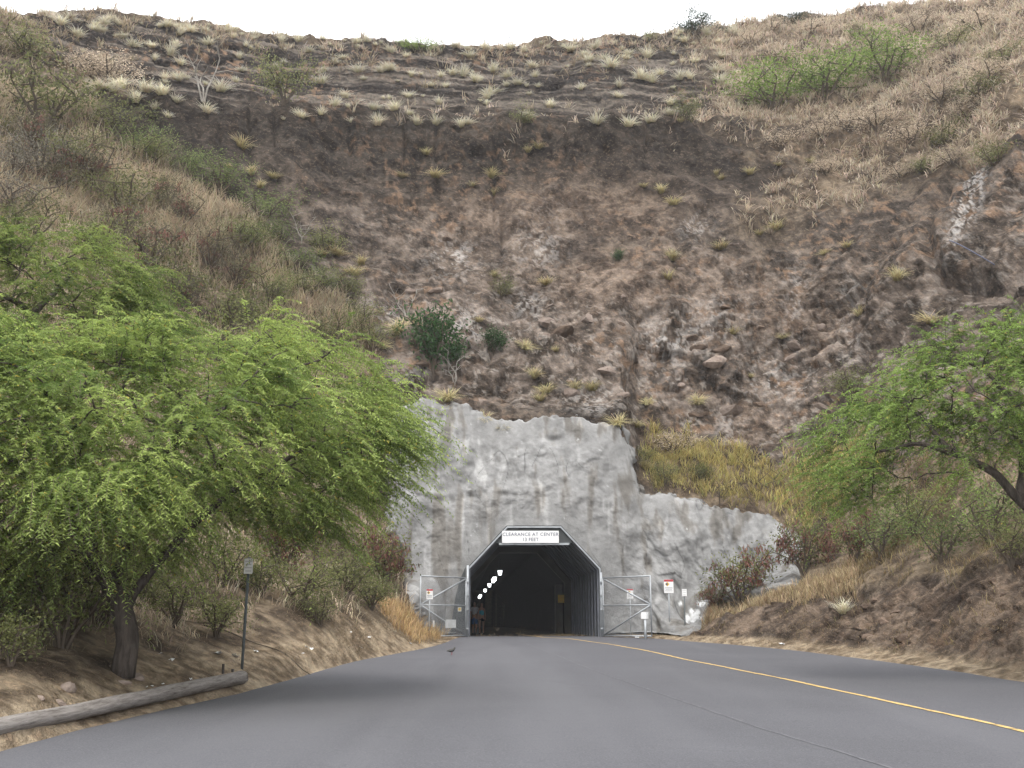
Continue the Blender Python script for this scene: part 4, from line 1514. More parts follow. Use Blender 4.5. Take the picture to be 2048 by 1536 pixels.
# on the cliff
put_shrub('deep', 868, 742, 120, 'tall dark green shrub clinging to the cliff above the concrete', None, 0, 0, 1.35)
put_shrub('deep', 905, 725, 60, 'small leafy green shrub right of the tall cliff shrub', None, 1)
put_shrub('deep', 985, 705, 60, 'dark green shrub on the cliff over the portal', None, 1)
put_shrub('olive', 1000, 595, 55, 'small shrub with grass on the middle of the cliff')
put_shrub('deep', 1236, 520, 26, 'tiny dark bush on the bare cliff right of centre', None, 0)
put_shrub('olive', 1700, 800, 90, 'olive shrub on the cliff left of the right tree', None)
put_shrub('olive', 740, 700, 90, 'olive shrub beside the white streaked rock on the left')
# on the shelf above the right wall
for u, v, w in ((1325, 968, 60), (1400, 960, 60), (1290, 930, 45)):
    put_shrub('olive', u, v, w, 'low olive shrub in the yellow grass above the right concrete', 'low shrubs on the grass shelf')
put_shrub('tan', 1345, 905, 95, 'rounded golden dry bush beside the upper right corner of the concrete', None, 0, .1, .7)
# lower right
put_shrub('pod', 1475, 1205, 135, 'red podded shrub in front of the right end of the concrete', None, 0)
put_shrub('pod', 1425, 1222, 60, 'small red podded shrub left of the larger pod shrub', None, 1)
put_shrub('pod', 1605, 1150, 125, 'wide red podded shrub on the bank at the end of concrete', None, 1)
put_shrub('pod', 1710, 1120, 110, 'red and green shrub under the right tree', None, 2)
for u, v, w in ((1760, 1110, 130), (1880, 1120, 130), (1980, 1085, 165), (1820, 1065, 120), (2020, 1130, 110)):
    put_shrub('lite' if w > 125 else 'olive', u, v, w, 'green shrub on the bank under the right tree', 'green shrubs under the right tree')
# lower left, under and behind the big tree
put_shrub('pod', 765, 1180, 140, 'red podded shrub at the left edge of the concrete', None, 0, 0, 1.1)
put_shrub('pod', 560, 1140, 150, 'red podded shrub behind the big tree near the roadside sign', None, 2)
for u, v, w in ((690, 1190, 150), (600, 1215, 150), (640, 1250, 90), (740, 1215, 110), (520, 1190, 130)):
    put_shrub('olive', u, v, w, 'olive green shrub on the bank left of the tunnel', 'olive shrubs on the left bank')
for u, v, w in ((430, 1270, 130), (350, 1250, 150), (120, 1290, 220), (40, 1230, 220), (200, 1240, 160), (20, 1330, 150), (300, 1200, 150), (440, 1170, 130)):
    put_shrub('olive', u, v, w, 'shaded olive shrub under the big left tree', 'shaded shrubs under the left tree')


# ---------------------------------------------------------------- bare branches
def bare(u, v, hpx, label, mat, seed, group=None, spread=.5):
    g = ground_at(u, v)
    p = g[0]
    h = hpx / F * np.linalg.norm(p)
    bs, _ = branch_set(3, 1.0, spread, .020, seed, 5, .25)
    o = thing('bare_branch', p, label, 'branch', group)
    o.scale = (h, h, h)
    link('twigs', branches_mesh('twigs', bs, M[mat]), o)


bare(405, 195, 95, 'bleached bare branches on the dark terrace at upper left', 'dead', 1, None, .3)
bare(812, 630, 65, 'bleached forked branch on the cliff above the tall shrub', 'dead', 2)
bare(905, 760, 70, 'pale bare twigs below the tall cliff shrub', 'dead', 3, None, .3)
bare(1440, 1008, 60, 'dark bare shrub in the yellow grass, second from the left', 'twig', 4)
bare(1345, 985, 40, 'dark bare twigs at the left of the grass shelf', 'twig', 5)
bare(1545, 1000, 70, 'tall dark bare twigs at the right of the grass shelf', 'twig', 6, None, .3)
bare(1270, 985, 35, 'dark bare twig over the corner of the concrete', 'twig', 7)
bare(600, 480, 60, 'grey bare twigs along the edge of the left slope', 'dead', 8)


# ---------------------------------------------------------------- rocks
def rock_mesh(seed, flat=.7):
    rg = np.random.default_rng(seed)
    import bmesh
    bm = bmesh.new()
    bmesh.ops.create_icosphere(bm, subdivisions=2, radius=1)
    pl = unit(rg.standard_normal((9, 3)))
    dd = rg.uniform(.55, .85, 9)
    for v in bm.verts:
        c = np.array(v.co)
        for q, d_ in zip(pl, dd):
            t_ = c @ q - d_
            if t_ > 0:
                c = c - q * t_
        v.co = c * np.array([1.25, .9, flat])
    me = bpy.data.meshes.new('rock')
    bm.to_mesh(me)
    bm.free()
    return me


def rock_material(name, lo, hi):
    m = Mat(name, .95, .1)
    oi = m.n('ShaderNodeObjectInfo')
    n = m.noise(m.coords(), 2.2, 5, .7, .5)
    c = m.ramp(n, [(.3, lo), (.7, hi)])
    rv = m.n('ShaderNodeMapRange')
    rv.inputs['To Min'].default_value = .7
    rv.inputs['To Max'].default_value = 1.25
    m.l(oi.outputs['Random'], rv.inputs['Value'])
    v = m.n('ShaderNodeHueSaturation')
    m.l(c, v.inputs['Color'])
    m.l(rv.outputs[0], v.inputs['Value'])
    m.color(v.outputs[0])
    m.bump(m.noise(m.coords(), 5, 4, .7), .7, .1)
    return m.m


rock_pale = rock_material('pale_rock', (.14, .105, .085), (.30, .245, .21))
rock_brown = rock_material('brown_rock', (.075, .055, .043), (.20, .145, .11))
rocks_p, rocks_b = [rock_mesh(600 + k) for k in range(4)], [rock_mesh(620 + k, .6) for k in range(4)]
for me in rocks_p:
    me.materials.append(rock_pale)
for me in rocks_b:
    me.materials.append(rock_brown)
random.seed(11)


def put_rock(u, v, s, meshes, parent=None, sink=.35):
    g = ground_at(u, v)
    if g is None or hole_near(g[0]):
        return None
    p, n, i = g
    if wmask.ravel()[i] > .05:
        return None
    o = link('rock', random.choice(meshes), parent)
    q = p - n * s * sink
    o.location = tuple(float(c) for c in q)
    o.rotation_euler = (random.uniform(-.4, .4), random.uniform(-.4, .4), random.uniform(0, 6.28))
    o.scale = (s * random.uniform(.8, 1.3), s * random.uniform(.8, 1.2), s * random.uniform(.7, 1.1))
    return o


for _ in range(55):
    u, v = random.uniform(780, 1750), 470 + 400 * random.random() ** .7
    if u > 1250 and v > 840:
        continue
    put_rock(u, v, random.uniform(.25, .7), rocks_p if random.random() < .5 else rocks_b, hill, .62)
for _ in range(14):
    u = random.uniform(1400, 2060)
    lo_, hi_ = np.interp(u, [1400, 1700, 2048], [1235, 1190, 1150]), np.interp(u, [1400, 1700, 2048], [1262, 1296, 1335])
    put_rock(u, random.uniform(lo_, hi_), random.uniform(.12, .36), rocks_b, hill, .5)
for k, (u, v, s_, lb) in enumerate(((137, 1372, .17, 'pale rock left of the big tree trunk'), (122, 1408, .13, 'flat grey rock behind the log at far left'), (270, 1352, .20, 'flat pale stone at the foot of the big tree'),
                                    (75, 1392, .11, 'small grey stone half buried left of the big tree'), (222, 1330, .14, 'upright brown stone against the big tree trunk'), (248, 1362, .12, 'small pale stone in front of the big tree trunk'))):
    o = put_rock(u, v, s_, rocks_p)
    if o:
        tag(o, lb, 'rock')


# ---------------------------------------------------------------- trees
def arc(a, b, lift, m=6):
    a, b = np.array(a, float), np.array(b, float)
    t = np.linspace(0, 1, m)[:, None]
    L = np.linalg.norm(b - a)
    return a * (1 - t) + b * t + np.array([0, 0, 1.0]) * (4 * t * (1 - t)) * lift * L + rng.standard_normal((m, 3)) * .025 * L * (t * (1 - t) * 4)


def tree(name, label, base, limbs, poly, r_mid, r_dev, npads, twigs, leaves, lsize, lo, hi, droop=.55, flow=(0, 0, 0), densw=None, extra=()):
    T = thing(name, base, label, 'tree')
    mb = MB()
    nodes = []
    for pts, r0, r1 in limbs:
        pts = np.array(pts, float)
        cs_ = np.concatenate([[0], np.cumsum(np.linalg.norm(np.diff(pts, axis=0), axis=1))])
        tq = np.linspace(0, cs_[-1], max(8, int(cs_[-1] / .18)))
        sm = np.stack([pchip(cs_, pts[:, k], tq) for k in range(3)], -1)
        sm += .035 * np.stack([perlin(sm * 1.7, 700 + k) for k in range(3)], -1) * 2
        rad = np.linspace(r0, r1, len(tq)) * (1 + .14 * perlin(sm * 3.1, 710))
        mb.tube(sm - base, rad, 10, True)
        nodes.append(sm[len(sm) // 3:])
    mb.build('trunk', M['bark'], T, True)
    nodes = np.concatenate(nodes)
    # foliage pads
    poly = np.array(poly, float)
    C = []
    lo_, hi_ = poly.min(0), poly.max(0)
    while len(C) < npads:
        u, v = rng.uniform(lo_[0], hi_[0]), rng.uniform(lo_[1], hi_[1])
        dd = float(sdist(np.array([u]), np.array([v]), poly)[0])
        if dd < 0:
            continue
        if densw is not None and rng.random() > densw(u, v):
            continue
        k = min(1.0, (dd / 130) ** .5)
        C.append(at_r(u, v, r_mid + rng.uniform(-1, 1) * r_dev * k))
    C = np.array(C + [at_r(*e) for e in extra])
    npads = len(C)
    bb = MB()
    bpts = []
    cen = C.mean(0)
    conn = nodes
    for c in C[np.argsort(np.linalg.norm(C - nodes.mean(0), axis=1))]:
        dn = np.linalg.norm(conn - c, axis=1) + .6 * np.maximum(0, conn[:, 2] - c[2])
        b = conn[np.argmin(dn)]
        p = arc(b, c, .10)
        L = np.linalg.norm(c - b)
        bb.tube(p - base, np.linspace(min(.012 + .012 * L, .045), .007, len(p)), 5, False)
        conn = np.concatenate([conn, p[2:5]])
        bpts.append(p)
    bb.build('branches', M['bark'], T, True)
    # twigs: every pad sends out arching, drooping sprays
    n = npads * twigs
    ci = np.repeat(np.arange(npads), twigs)
    outw = C - np.array([base[0], base[1], 0]) - np.array([0, 0, 1.0]) * 0
    outw = unit((C - cen) * np.array([1, 1, .4]))
    d = unit(.75 * rng.standard_normal((n, 3)) * np.array([1, 1, .35]) + .8 * outw[ci] + np.array([0, 0, .28]) + np.array(flow))
    Lt = rng.uniform(.4, 1.25, n)
    st = C[ci] + .16 * rng.standard_normal((n, 3))
    tw = np.linspace(.05, 1, leaves)
    pos = st[:, None] + d[:, None] * (Lt[:, None] * tw)[..., None] - np.array([0, 0, 1.0]) * (droop * Lt[:, None] * tw ** 2)[..., None]
    tan_ = unit(d[:, None] - np.array([0, 0, 1.0]) * (2 * droop * tw)[None, :, None])
    side = unit(np.cross(tan_, np.array([0, 0, 1.0])))
    sg = np.where(np.arange(leaves) % 2 == 0, 1, -1)[None, :, None]
    m_ = n * leaves
    ld = unit(side * sg * .9 + tan_ * .45 + rng.standard_normal((n, leaves, 3)) * .35 - np.array([0, 0, .25]))
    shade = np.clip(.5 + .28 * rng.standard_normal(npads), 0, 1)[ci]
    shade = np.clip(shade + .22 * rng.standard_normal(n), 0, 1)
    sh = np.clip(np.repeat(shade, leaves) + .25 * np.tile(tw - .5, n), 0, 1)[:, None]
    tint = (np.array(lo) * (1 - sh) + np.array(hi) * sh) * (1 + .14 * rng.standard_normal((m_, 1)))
    yel = rng.random(m_) < .02
    tint[yel] = np.array([.42, .36, .08])
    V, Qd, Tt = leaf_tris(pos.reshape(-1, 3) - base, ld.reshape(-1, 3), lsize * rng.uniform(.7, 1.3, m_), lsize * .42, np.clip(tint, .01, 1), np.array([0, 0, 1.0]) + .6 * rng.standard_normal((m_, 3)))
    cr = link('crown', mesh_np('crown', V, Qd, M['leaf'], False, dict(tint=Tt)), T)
    # leaf-bearing twigs
    tb = pos[:, [0, leaves // 2, leaves - 1]] - base
    q = side[:, [0, leaves // 2, leaves - 1]] * np.array([.006, .004, .001])[None, :, None]
    Vt = np.stack([tb - q, tb + q], 2).reshape(-1, 3)
    k = np.arange(n)[:, None] * 6
    Qt = np.concatenate([k + np.array([0, 1, 3, 2]), k + np.array([2, 3, 5, 4])])
    tg_ = link('twigs', mesh_np('twigs', Vt, Qt, M['twig']), T)
    tag(tg_, kind='stuff')
    return T


def gz(u, r):
    p = at_r(u, 1250, r)
    return np.array([p[0], p[1], ground_xy(p[0], p[1]) - .05])


LO, HI = (.115, .175, .046), (.37, .455, .135)
b0 = gz(252, 18.6)
A = lambda u, v, r: at_r(u, v, r)
limbs = [([b0, A(252, 1280, 18.6), A(246, 1220, 18.6), A(222, 1165, 18.6), A(190, 1125, 18.5), A(150, 1060, 18.3), A(80, 980, 17.8), A(0, 900, 17.4)], .20, .05),
         ([A(225, 1170, 18.6), A(250, 1090, 19), A(290, 1000, 19.4), A(340, 900, 19.8), A(380, 800, 20)], .12, .025),
         ([A(248, 1235, 18.6), A(290, 1160, 18.4), A(350, 1085, 18.2), A(430, 1010, 18), A(540, 940, 18), A(660, 880, 18.3), A(740, 860, 18.6)], .085, .02),
         ([A(190, 1125, 18.5), A(170, 1000, 19), A(150, 880, 19.6), A(170, 760, 20)], .10, .025),
         ([A(150, 1060, 18.3), A(170, 1040, 17.2), A(210, 1040, 16.4)], .05, .02),
         ([A(340, 900, 19.8), A(440, 820, 19), A(540, 760, 18.6), A(640, 720, 18.4)], .05, .02)]
front_poly = [(-220, 600), (0, 650), (120, 690), (250, 660), (330, 650), (400, 700), (480, 665), (600, 650), (690, 670), (750, 760), (790, 810), (840, 880), (850, 915), (790, 930), (750, 980), (700, 1010), (710, 1050), (640, 1075),
              (560, 1055), (480, 1030), (390, 1040), (330, 1110), (250, 1115), (120, 1150), (60, 1165), (-220, 1180)]
tree('kiawe_tree', 'big feathery green tree with dark leaning trunk beside the road on the left', b0, limbs, front_poly, 19.2, 3.0, 580, 15, 38, .076, LO, HI, .55, (.25, -.1, 0),
     lambda u, v: 1.0 if v < 1010 else .75, [(random.uniform(70, 320), random.uniform(950, 1035), random.uniform(16.2, 17.6)) for _ in range(30)])
b1_ = gz(110, 25)
limbs = [([b1_, A(110, 1000, 25), A(100, 850, 25), A(85, 740, 25), A(60, 632, 25)], .19, .11), ([A(60, 632, 25), A(30, 605, 24.6), A(0, 588, 24.3), A(-60, 560, 24)], .08, .03), ([A(60, 632, 25), A(105, 590, 25.2), A(130, 560, 25.4), A(160, 520, 25.6)], .08, .03),
         ([A(85, 740, 25), A(160, 690, 25), A(230, 640, 24.8), A(290, 600, 24.6)], .07, .025)]
tree('kiawe_tree', 'green tree with forked trunk behind the big tree at the left edge', b1_, limbs, [(-200, 440), (30, 475), (150, 470), (240, 510), (300, 555), (330, 600), (380, 640), (370, 680), (280, 710), (140, 700), (-200, 760)], 25, 2.2, 180, 14, 32, .085, LO, HI, .5, (.1, -.1, 0),
     lambda u, v: .35 if (560 < v < 640 and u < 130) else 1.0)
b2_ = gz(2330, 24.5)
limbs = [([b2_, A(2220, 1160, 24), A(2120, 1065, 23.7), A(2040, 1000, 23.5), A(1975, 940, 23.3), A(1905, 905, 23), A(1830, 888, 22.8), A(1750, 900, 22.6)], .19, .03),
         ([A(2040, 1000, 23.5), A(2046, 920, 23.8), A(2040, 830, 24), A(1990, 760, 24), A(1930, 720, 24)], .10, .025), ([A(1905, 905, 23), A(1860, 850, 23.4), A(1800, 800, 23.6), A(1760, 770, 23.6)], .06, .02),
         ([A(2120, 1065, 23.7), A(2160, 900, 24), A(2150, 760, 24.4)], .10, .03)]
tree('kiawe_tree', 'feathery green tree leaning in from the right edge', b2_, limbs, [(2260, 560), (2048, 635), (1980, 665), (1850, 705), (1790, 735), (1720, 810), (1660, 865), (1630, 885), (1650, 930), (1620, 965), (1670, 1010), (1720, 1030), (1780, 990), (1830, 960), (1900, 985), (1960, 940), (2048, 880), (2260, 900)],
     23.5, 2.2, 165, 14, 34, .078, LO, (.30, .42, .11), .45, (-.3, -.1, 0), lambda u, v: .5 if v > 860 and u > 1800 else 1.0)

# ---------------------------------------------------------------- log, pins, litter
logm = Mat('weathered_wood', .95, .1)
nz_ = logm.noise(logm.objcoords((1.2, 12, 12)), 2.0, 6, .75, .3)
logm.color(logm.ramp(nz_, [(.28, (.06, .05, .044)), (.42, (.20, .18, .165)), (.7, (.36, .335, .315))]))
logm.bump(nz_, .9, .03)
la, lb_ = A(517, 1350, 20.95), A(-140, 1503, 12.4)
la[0] -= .30
lb_[0] -= .45
la[2], lb_[2] = ground_xy(la[0], la[1]) + .115, ground_xy(lb_[0], lb_[1]) + .10
LG = thing('log', (la + lb_) / 2, 'long grey weathered log lying along the left road edge', 'log')
dv = lb_ - la
LG.rotation_euler = Vector([float(c) for c in dv]).to_track_quat('X', 'Z').to_euler()
Ln = float(np.linalg.norm(dv))
ns, na = 120, 22
tx = np.linspace(-.5, .5, ns) * Ln
an = np.arange(na) * 2 * math.pi / na
TX, AN = np.meshgrid(tx, an, indexing='ij')
rr = np.interp(TX, [-Ln / 2, Ln / 2], [.12, .105]) + .016 * perlin(np.stack([TX * .8, np.cos(AN) * 1.0, np.sin(AN)], -1), 800) + .012 * perlin(np.stack([TX * .5, np.cos(AN) * 5, np.sin(AN) * 5], -1), 801)
spl = np.exp(-((AN - 1.9 + .12 * np.sin(TX * 1.3)) / .10) ** 2) * sstep(-1.5, -.2, TX) * (TX < 2.6)
rr = rr - .05 * spl
V = np.stack([TX, rr * np.cos(AN), rr * np.sin(AN)], -1).reshape(-1, 3)
ii = np.arange(ns * na).reshape(ns, na)
Ql = np.stack([ii[:-1], np.roll(ii, -1, 1)[:-1], np.roll(ii, -1, 1)[1:], ii[1:]], -1).reshape(-1, 4)
c0, c1 = len(V), len(V) + 1
V = np.concatenate([V, [[tx[0] + .01, 0, 0], [tx[-1] - .01, 0, 0]]])
cap = [[ii[0, (j + 1) % na], ii[0, j], c0, c0] for j in range(na)] + [[ii[-1, j], ii[-1, (j + 1) % na], c1, c1] for j in range(na)]
mb = MB()
mb.add(V, [tuple(q) for q in Ql] + [tuple(q[:3]) for q in cap])
mb.build('log_body', logm.m, LG, True)
rust = plain('rusty_pin', (.06, .05, .045), .8, .3)
for (x, h) in ((-Ln / 2 + .95, .17), (-Ln / 2 + .5, .05)):
    MB().box((x, 0, .13 + h / 2), (.05, .03, h)).build('steel_pin', rust, LG)

papm = plain('white_paper', (.75, .75, .74), .8, .2)


def litter_mesh(seed):
    rg = np.random.default_rng(seed)
    n = 4
    g = np.stack(np.meshgrid(np.linspace(-.5, .5, n), np.linspace(-.5, .5, n), indexing='ij'), -1).reshape(-1, 2)
    V = np.concatenate([g + .08 * rg.standard_normal(g.shape), .22 * np.abs(rg.standard_normal((n * n, 1)))], 1)
    k = np.arange(n * n).reshape(n, n)
    return mesh_np('paper_scrap', V, np.stack([k[:-1, :-1], k[1:, :-1], k[1:, 1:], k[:-1, 1:]], -1).reshape(-1, 4), papm)


lm = [litter_mesh(900 + k) for k in range(3)]


def scrap(u, v, s_, label, group, p=None):
    if p is None:
        g = ground_at(u, v)
        p = g[0]
        p = np.array([p[0], p[1], ground_xy(p[0], p[1]) + .02])
    o = link('paper_scrap', random.choice(lm))
    o.location = tuple(float(c) for c in p)
    o.scale = (s_, s_, s_)
    o.rotation_euler = (random.uniform(-.4, .4), random.uniform(-.4, .4), random.uniform(0, 6))
    tag(o, label, 'litter', group)


for u, v, s_ in ((737, 1270, .17), (437, 1308, .13), (470, 1314, .13), (512, 1302, .11), (623, 1299, .10), (722, 1292, .10), (822, 1286, .10), (700, 1264, .08), (610, 1290, .08), (340, 1322, .09), (320, 1308, .07), (609, 1309, .06), (380, 1358, .05)):
    scrap(u, v, s_, 'white paper scrap lying on the dry left bank', 'paper scraps on the left bank')
for f_ in (.31, .36, .345):
    q = la + dv * f_ * 1.15
    scrap(0, 0, .04, 'tiny white paper scrap caught on top of the log', 'paper scraps on the log', q + np.array([.02, 0, .15]))
scrap(1560, 1288, .17, 'flat white scrap on the right verge', None)
scrap(1272, 1277, .16, 'white scrap at the road edge by the right gate', None)
fb = ground_at(520, 1290)[0]
FB = thing('fallen_branch', fb, 'thin dark fallen branch on the dry bank behind the roadside sign', 'branch')
pts = np.array([[x, .15 * math.sin(x * 2), 0] for x in np.linspace(-1.3, 1.3, 14)])
pts[:, 2] = [ground_xy(fb[0] + q[0], fb[1] + q[1]) - fb[2] + .03 for q in pts]
MB().tube(pts, np.linspace(.022, .008, 14), 6).build('stick', M['twig'], FB, True)


# ---------------------------------------------------------------- two walkers in the tunnel
def skin_obj(name, chains, mat, parent, sub=1):
    """chains: list of lists of ((x,y,z), r); chains start at an existing vertex when the first item is an int"""
    vs, es, rs = [], [], []
    for ch in chains:
        prev = None
        for it_ in ch:
            if isinstance(it_, int):
                prev = it_
                continue
            vs.append(it_[0]); rs.append(it_[1])
            if prev is not None:
                es.append((prev, len(vs) - 1))
            prev = len(vs) - 1
    me = bpy.data.meshes.new(name)
    me.from_pydata(vs, es, [])
    o = link(name, me, parent)
    mod = o.modifiers.new('skin', 'SKIN')
    for k, r in enumerate(rs):
        r = r if hasattr(r, '__len__') else (r, r)
        me.skin_vertices[0].data[k].radius = r
    me.skin_vertices[0].data[0].use_root = True
    mod.use_smooth_shade = True
    sb = o.modifiers.new('sub', 'SUBSURF')
    sb.levels = sb.render_levels = sub
    # bake, so the scene holds a plain mesh
    dg = bpy.context.evaluated_depsgraph_get()
    baked = bpy.data.meshes.new_from_object(o.evaluated_get(dg))
    o.modifiers.clear()
    o.data = baked
    baked.name = name
    baked.materials.clear()
    baked.materials.append(mat)
    return o


skinm = plain('skin', (.42, .25, .18), .6, .3, 0, .05)


def person(loc, H, label, shirt, shorts, hair, female, stride):
    T = thing('person', loc, label, 'person', None)
    k = H / 1.75
    w = .17 if not female else .145
    hp = .095 if not female else .105

    def q(x, y, z):
        return (x * k, y * k, z * k)
    s_ = stride
    ch = [[(q(0, 0, .95), (.135 * k, .10 * k)), (q(0, 0, 1.12), (.125 * k, .09 * k)), (q(0, -.01, 1.30), (.15 * k, .10 * k)), (q(0, 0, 1.43), (.10 * k, .07 * k)), (q(0, 0, 1.50), (.05 * k, .05 * k)), (q(0, -.02, 1.58), (.07 * k, .085 * k)), (q(0, -.015, 1.68), (.075 * k, .09 * k)), (q(0, 0, 1.74), (.05 * k, .06 * k))]]
    for sg in (-1, 1):
        f = s_ * sg
        ch.append([0, (q(sg * hp, -.03 * f, .84), .085 * k), (q(sg * hp * 1.02, -.14 * f, .50), .055 * k), (q(sg * hp, -.10 * f, .34), .052 * k), (q(sg * hp * .95, -.02 * f, .09), .034 * k), (q(sg * hp * 1.05, -.14 - .02 * f, .03), .032 * k)])
        ch.append([3, (q(sg * w, 0, 1.41), .055 * k), (q(sg * (w + .06), .02 + .05 * f, 1.12), .040 * k), (q(sg * (w + .07), -.05 + .10 * f, .90), .030 * k), (q(sg * (w + .065), -.07 + .11 * f, .83), (.026 * k, .035 * k)), (q(sg * (w + .065), -.08 + .11 * f, .78), (.02 * k, .034 * k))])
    body = skin_obj('body', ch, skinm, T)
    for sg in (-1, 1):          # five separate fingers on each hand
        f = s_ * sg
        for j in range(5):
            yy = -.08 + .11 * f + (-.03 + .02 * j) * k * (1 if j else 1.2)
            x0 = sg * (w + .065)
            ln = (.05, .075, .08, .075, .06)[j]
            MB().tube([q(x0, yy, .78 if j else .81), q(x0 - sg * .008, yy - (.02 if j == 0 else 0), .78 - ln * .6), q(x0 - sg * .022, yy, .78 - ln)], [.009 * k, .008 * k, .006 * k], 6).build('finger', skinm, body, True)
    ts = [[(q(0, 0, .97), (.145 * k, .11 * k)), (q(0, 0, 1.12), (.14 * k, .105 * k)), (q(0, -.01, 1.30), (.162 * k, .112 * k)), (q(0, 0, 1.42), (.115 * k, .082 * k))]]
    if not female:
        for sg in (-1, 1):
            f = s_ * sg
            ts.append([3, (q(sg * w, 0, 1.415), .07 * k), (q(sg * (w + .045), .02 + .03 * f, 1.20), .065 * k)])
    skin_obj('top', ts, plain('shirt_cloth', shirt, .9, .1), T)
    sh = [[(q(0, 0, .96), (.15 * k, .115 * k)), (q(0, 0, .88), (.14 * k, .11 * k))]]
    for sg in (-1, 1):
        f = s_ * sg
        zz = .50 if not female else .70
        sh.append([1, (q(sg * hp, -.03 * f, .82), .10 * k), (q(sg * hp * 1.05, -.03 * f - .11 * f * (.84 - zz) / .34, zz), .085 * k)])
    skin_obj('shorts', sh, plain('shorts_cloth', shorts, .9, .1), T)
    hr = [[(q(0, .012, 1.62), (.082 * k, .088 * k)), (q(0, .012, 1.70), (.083 * k, .092 * k)), (q(0, .01, 1.755), (.06 * k, .07 * k))]]
    if female:
        hr[0].insert(0, (q(0, .05, 1.48), (.05 * k, .03 * k)))
    skin_obj('hair', hr, plain('hair', hair, .7, .2), T)
    for sg in (-1, 1):
        MB().box(q(sg * .03, -.105, 1.63), (.018 * k, .01, .01 * k)).build('eye', M['ink'], T)
        MB().box(q(sg * hp * 1.05, -.11, .03), (.085 * k, .26 * k, .06 * k)).build('shoe', M['darkplate'], T)
    MB().box(q(0, -.105, 1.56), (.04 * k, .01, .008 * k)).build('mouth', M['redink'], T)
    MB().tube([q(0, -.10, 1.63), q(0, -.125, 1.595)], [.008 * k, .014 * k], 6).build('nose', skinm, T)
    return T


pm_ = at_y(949, 1266, 57.4)
person((pm_[0], 57.4, GZ + .01), 1.66, 'person in grey shirt and blue shorts walking by the tunnel wall', (.55, .54, .54), (.10, .19, .40), (.04, .03, .02), False, 1)
pm_ = at_y(963, 1266, 57.1)
person((pm_[0], 57.1, GZ + .01), 1.60, 'person in teal top and black shorts walking inside the tunnel', (.06, .38, .48), (.02, .02, .025), (.10, .06, .035), True, -1)


# ---------------------------------------------------------------- bird, hanging cable, skyline post, road seam
bpos = on_road(903, 1311)
BD = thing('bird', bpos + np.array([0, 0, .015]), 'small dark bird standing on the road near the left gate', 'bird', None, .6)
bm_dark = plain('bird_feathers', (.07, .065, .06), .8, .2)


def ellip(c, r, n=10, m=8):
    V, Fc = [], []
    for i in range(m + 1):
        a = math.pi * i / m
        for j in range(n):
            b = 2 * math.pi * j / n
            V.append((c[0] + r[0] * math.cos(a), c[1] + r[1] * math.sin(a) * math.cos(b), c[2] + r[2] * math.sin(a) * math.sin(b)))
    for i in range(m):
        for j in range(n):
            Fc.append((i * n + j, i * n + (j + 1) % n, (i + 1) * n + (j + 1) % n, (i + 1) * n + j))
    return V, Fc


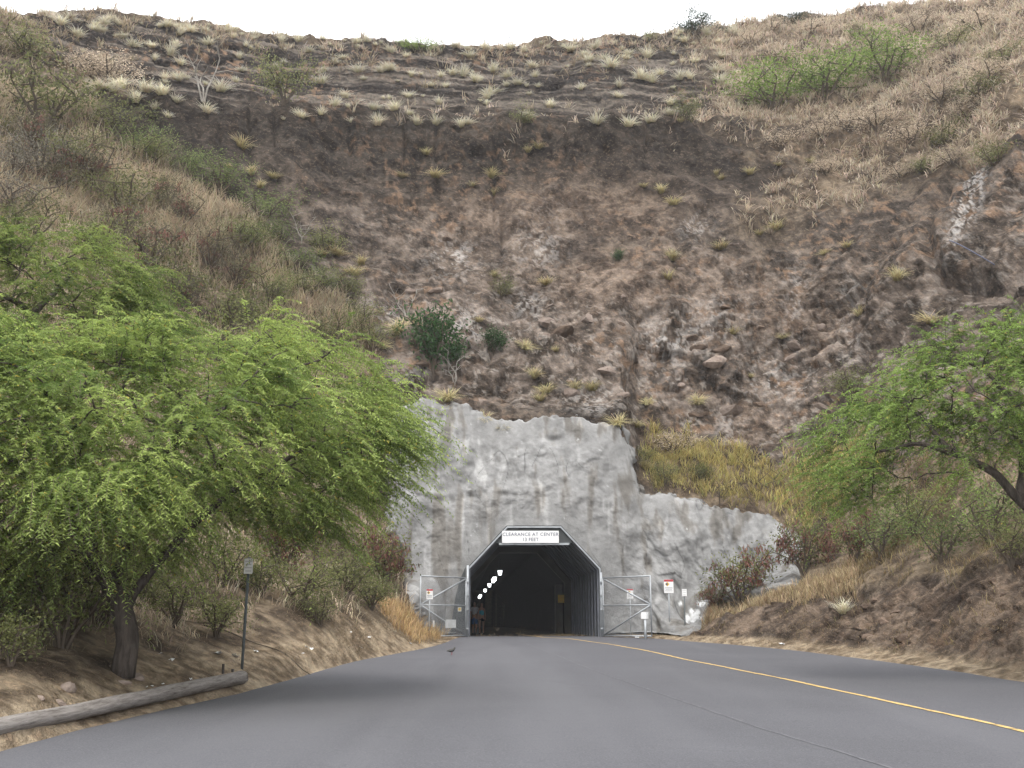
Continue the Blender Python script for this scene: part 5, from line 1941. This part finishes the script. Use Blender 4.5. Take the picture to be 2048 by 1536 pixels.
bdm = MB()
bdm.tube([(-.17, 0, .115), (-.11, 0, .12), (-.05, 0, .125), (.01, 0, .13), (.055, 0, .145), (.085, 0, .175), (.10, 0, .195), (.115, 0, .20), (.128, 0, .20)], [.006, .022, .047, .053, .043, .026, .026, .024, .010], 10)
bdm.build('body', bm_dark, BD, True)
for sg in (-1, 1):
    MB().tube([(0, sg * .02, .09), (.01, sg * .02, .045), (0, sg * .02, 0)], .004, 5).build('leg', M['redink'], BD)
    MB().tube([(.05, sg * .045, .14), (-.03, sg * .052, .13), (-.13, sg * .02, .12)], [.012, .02, .006], 6).build('wing', M['darkplate'], BD, True)
MB().tube([(.128, 0, .20), (.155, 0, .194)], [.006, .001], 5).build('beak', M['darkplate'], BD)
ca, cb = ground_at(1908, 486), ground_at(1992, 536)
if ca and cb:
    a_, b_ = ca[0] + ca[1] * .3, cb[0] + cb[1] * .3
    tq = np.linspace(0, 1, 12)[:, None]
    cp = a_ * (1 - tq) + b_ * tq + ca[1] * .35 * (4 * tq * (1 - tq))
    CB = thing('cable', a_, 'thin dark cable hanging below the white streak on the right cliff', 'cable')
    MB().tube(cp - a_, .028, 6).build('strand', M['ink'], CB, True)
pp = ground_at(1018, 92)[0]
PP = thing('skyline_post', pp, 'tiny thin post standing on the rim against the sky', 'post')
MB().tube([(0, 0, -.3), (.03, 0, 1.0)], .035, 6).build('post', M['post'], PP, True)
MB().box((.02, 0, .8), (.12, .04, .09)).build('marker', M['post'], PP)
sm_px = [(1052, 1288), (1100, 1306), (1180, 1338), (1330, 1392), (1500, 1450), (1700, 1512), (1900, 1580)]
sp_ = np.array([on_road(*q) for q in sm_px])
tq = np.linspace(0, 1, 120)
cl = np.linspace(0, 1, len(sp_))
sx, sy = pchip(cl, sp_[:, 0], tq), pchip(cl, sp_[:, 1], tq)
sx = sx + .03 * perlin(np.stack([sy * 1.5, sy * 0, sy * 0], -1), 820)
hw = .018 + .010 * perlin(np.stack([sy * 2.2, sy * 0 + 3, sy * 0], -1), 821)
V = np.concatenate([np.stack([sx - hw, sy, road_z(sx - hw, sy) + .005], -1), np.stack([sx + hw, sy, road_z(sx + hw, sy) + .005], -1)])
k = np.arange(119)
seam_m = plain('seam_tar', (.135, .135, .145), .9, .2, 0, .3, 8)
tag(link('road_seam', mesh_np('road_seam', V, np.stack([k, k + 120, k + 121, k + 1], -1), seam_m)), kind='structure')

# alike neighbours are told apart by their order across the view
bpy.context.view_layer.update()
grp = {}
for o in list(scene.objects):
    if o.parent is None and o.name.startswith(('shrub', 'paper_scrap')) and o.get('group'):
        grp.setdefault(o['group'], []).append(o)
for g, obs in grp.items():
    obs.sort(key=lambda o: o.location.x / max(o.location.y, 1))
    for k, o in enumerate(obs):
        w = o['label']
        o['label'] = f'{ORD[k]} from the left, {w}'
for o in scene.objects:
    if o.parent is not None and o.type == 'MESH' and o.name.split('.')[0] in ('stems', 'foliage', 'seed_pods', 'twigs', 'branches', 'crown', 'chain_link', 'lettering'):
        o['kind'] = 'stuff'
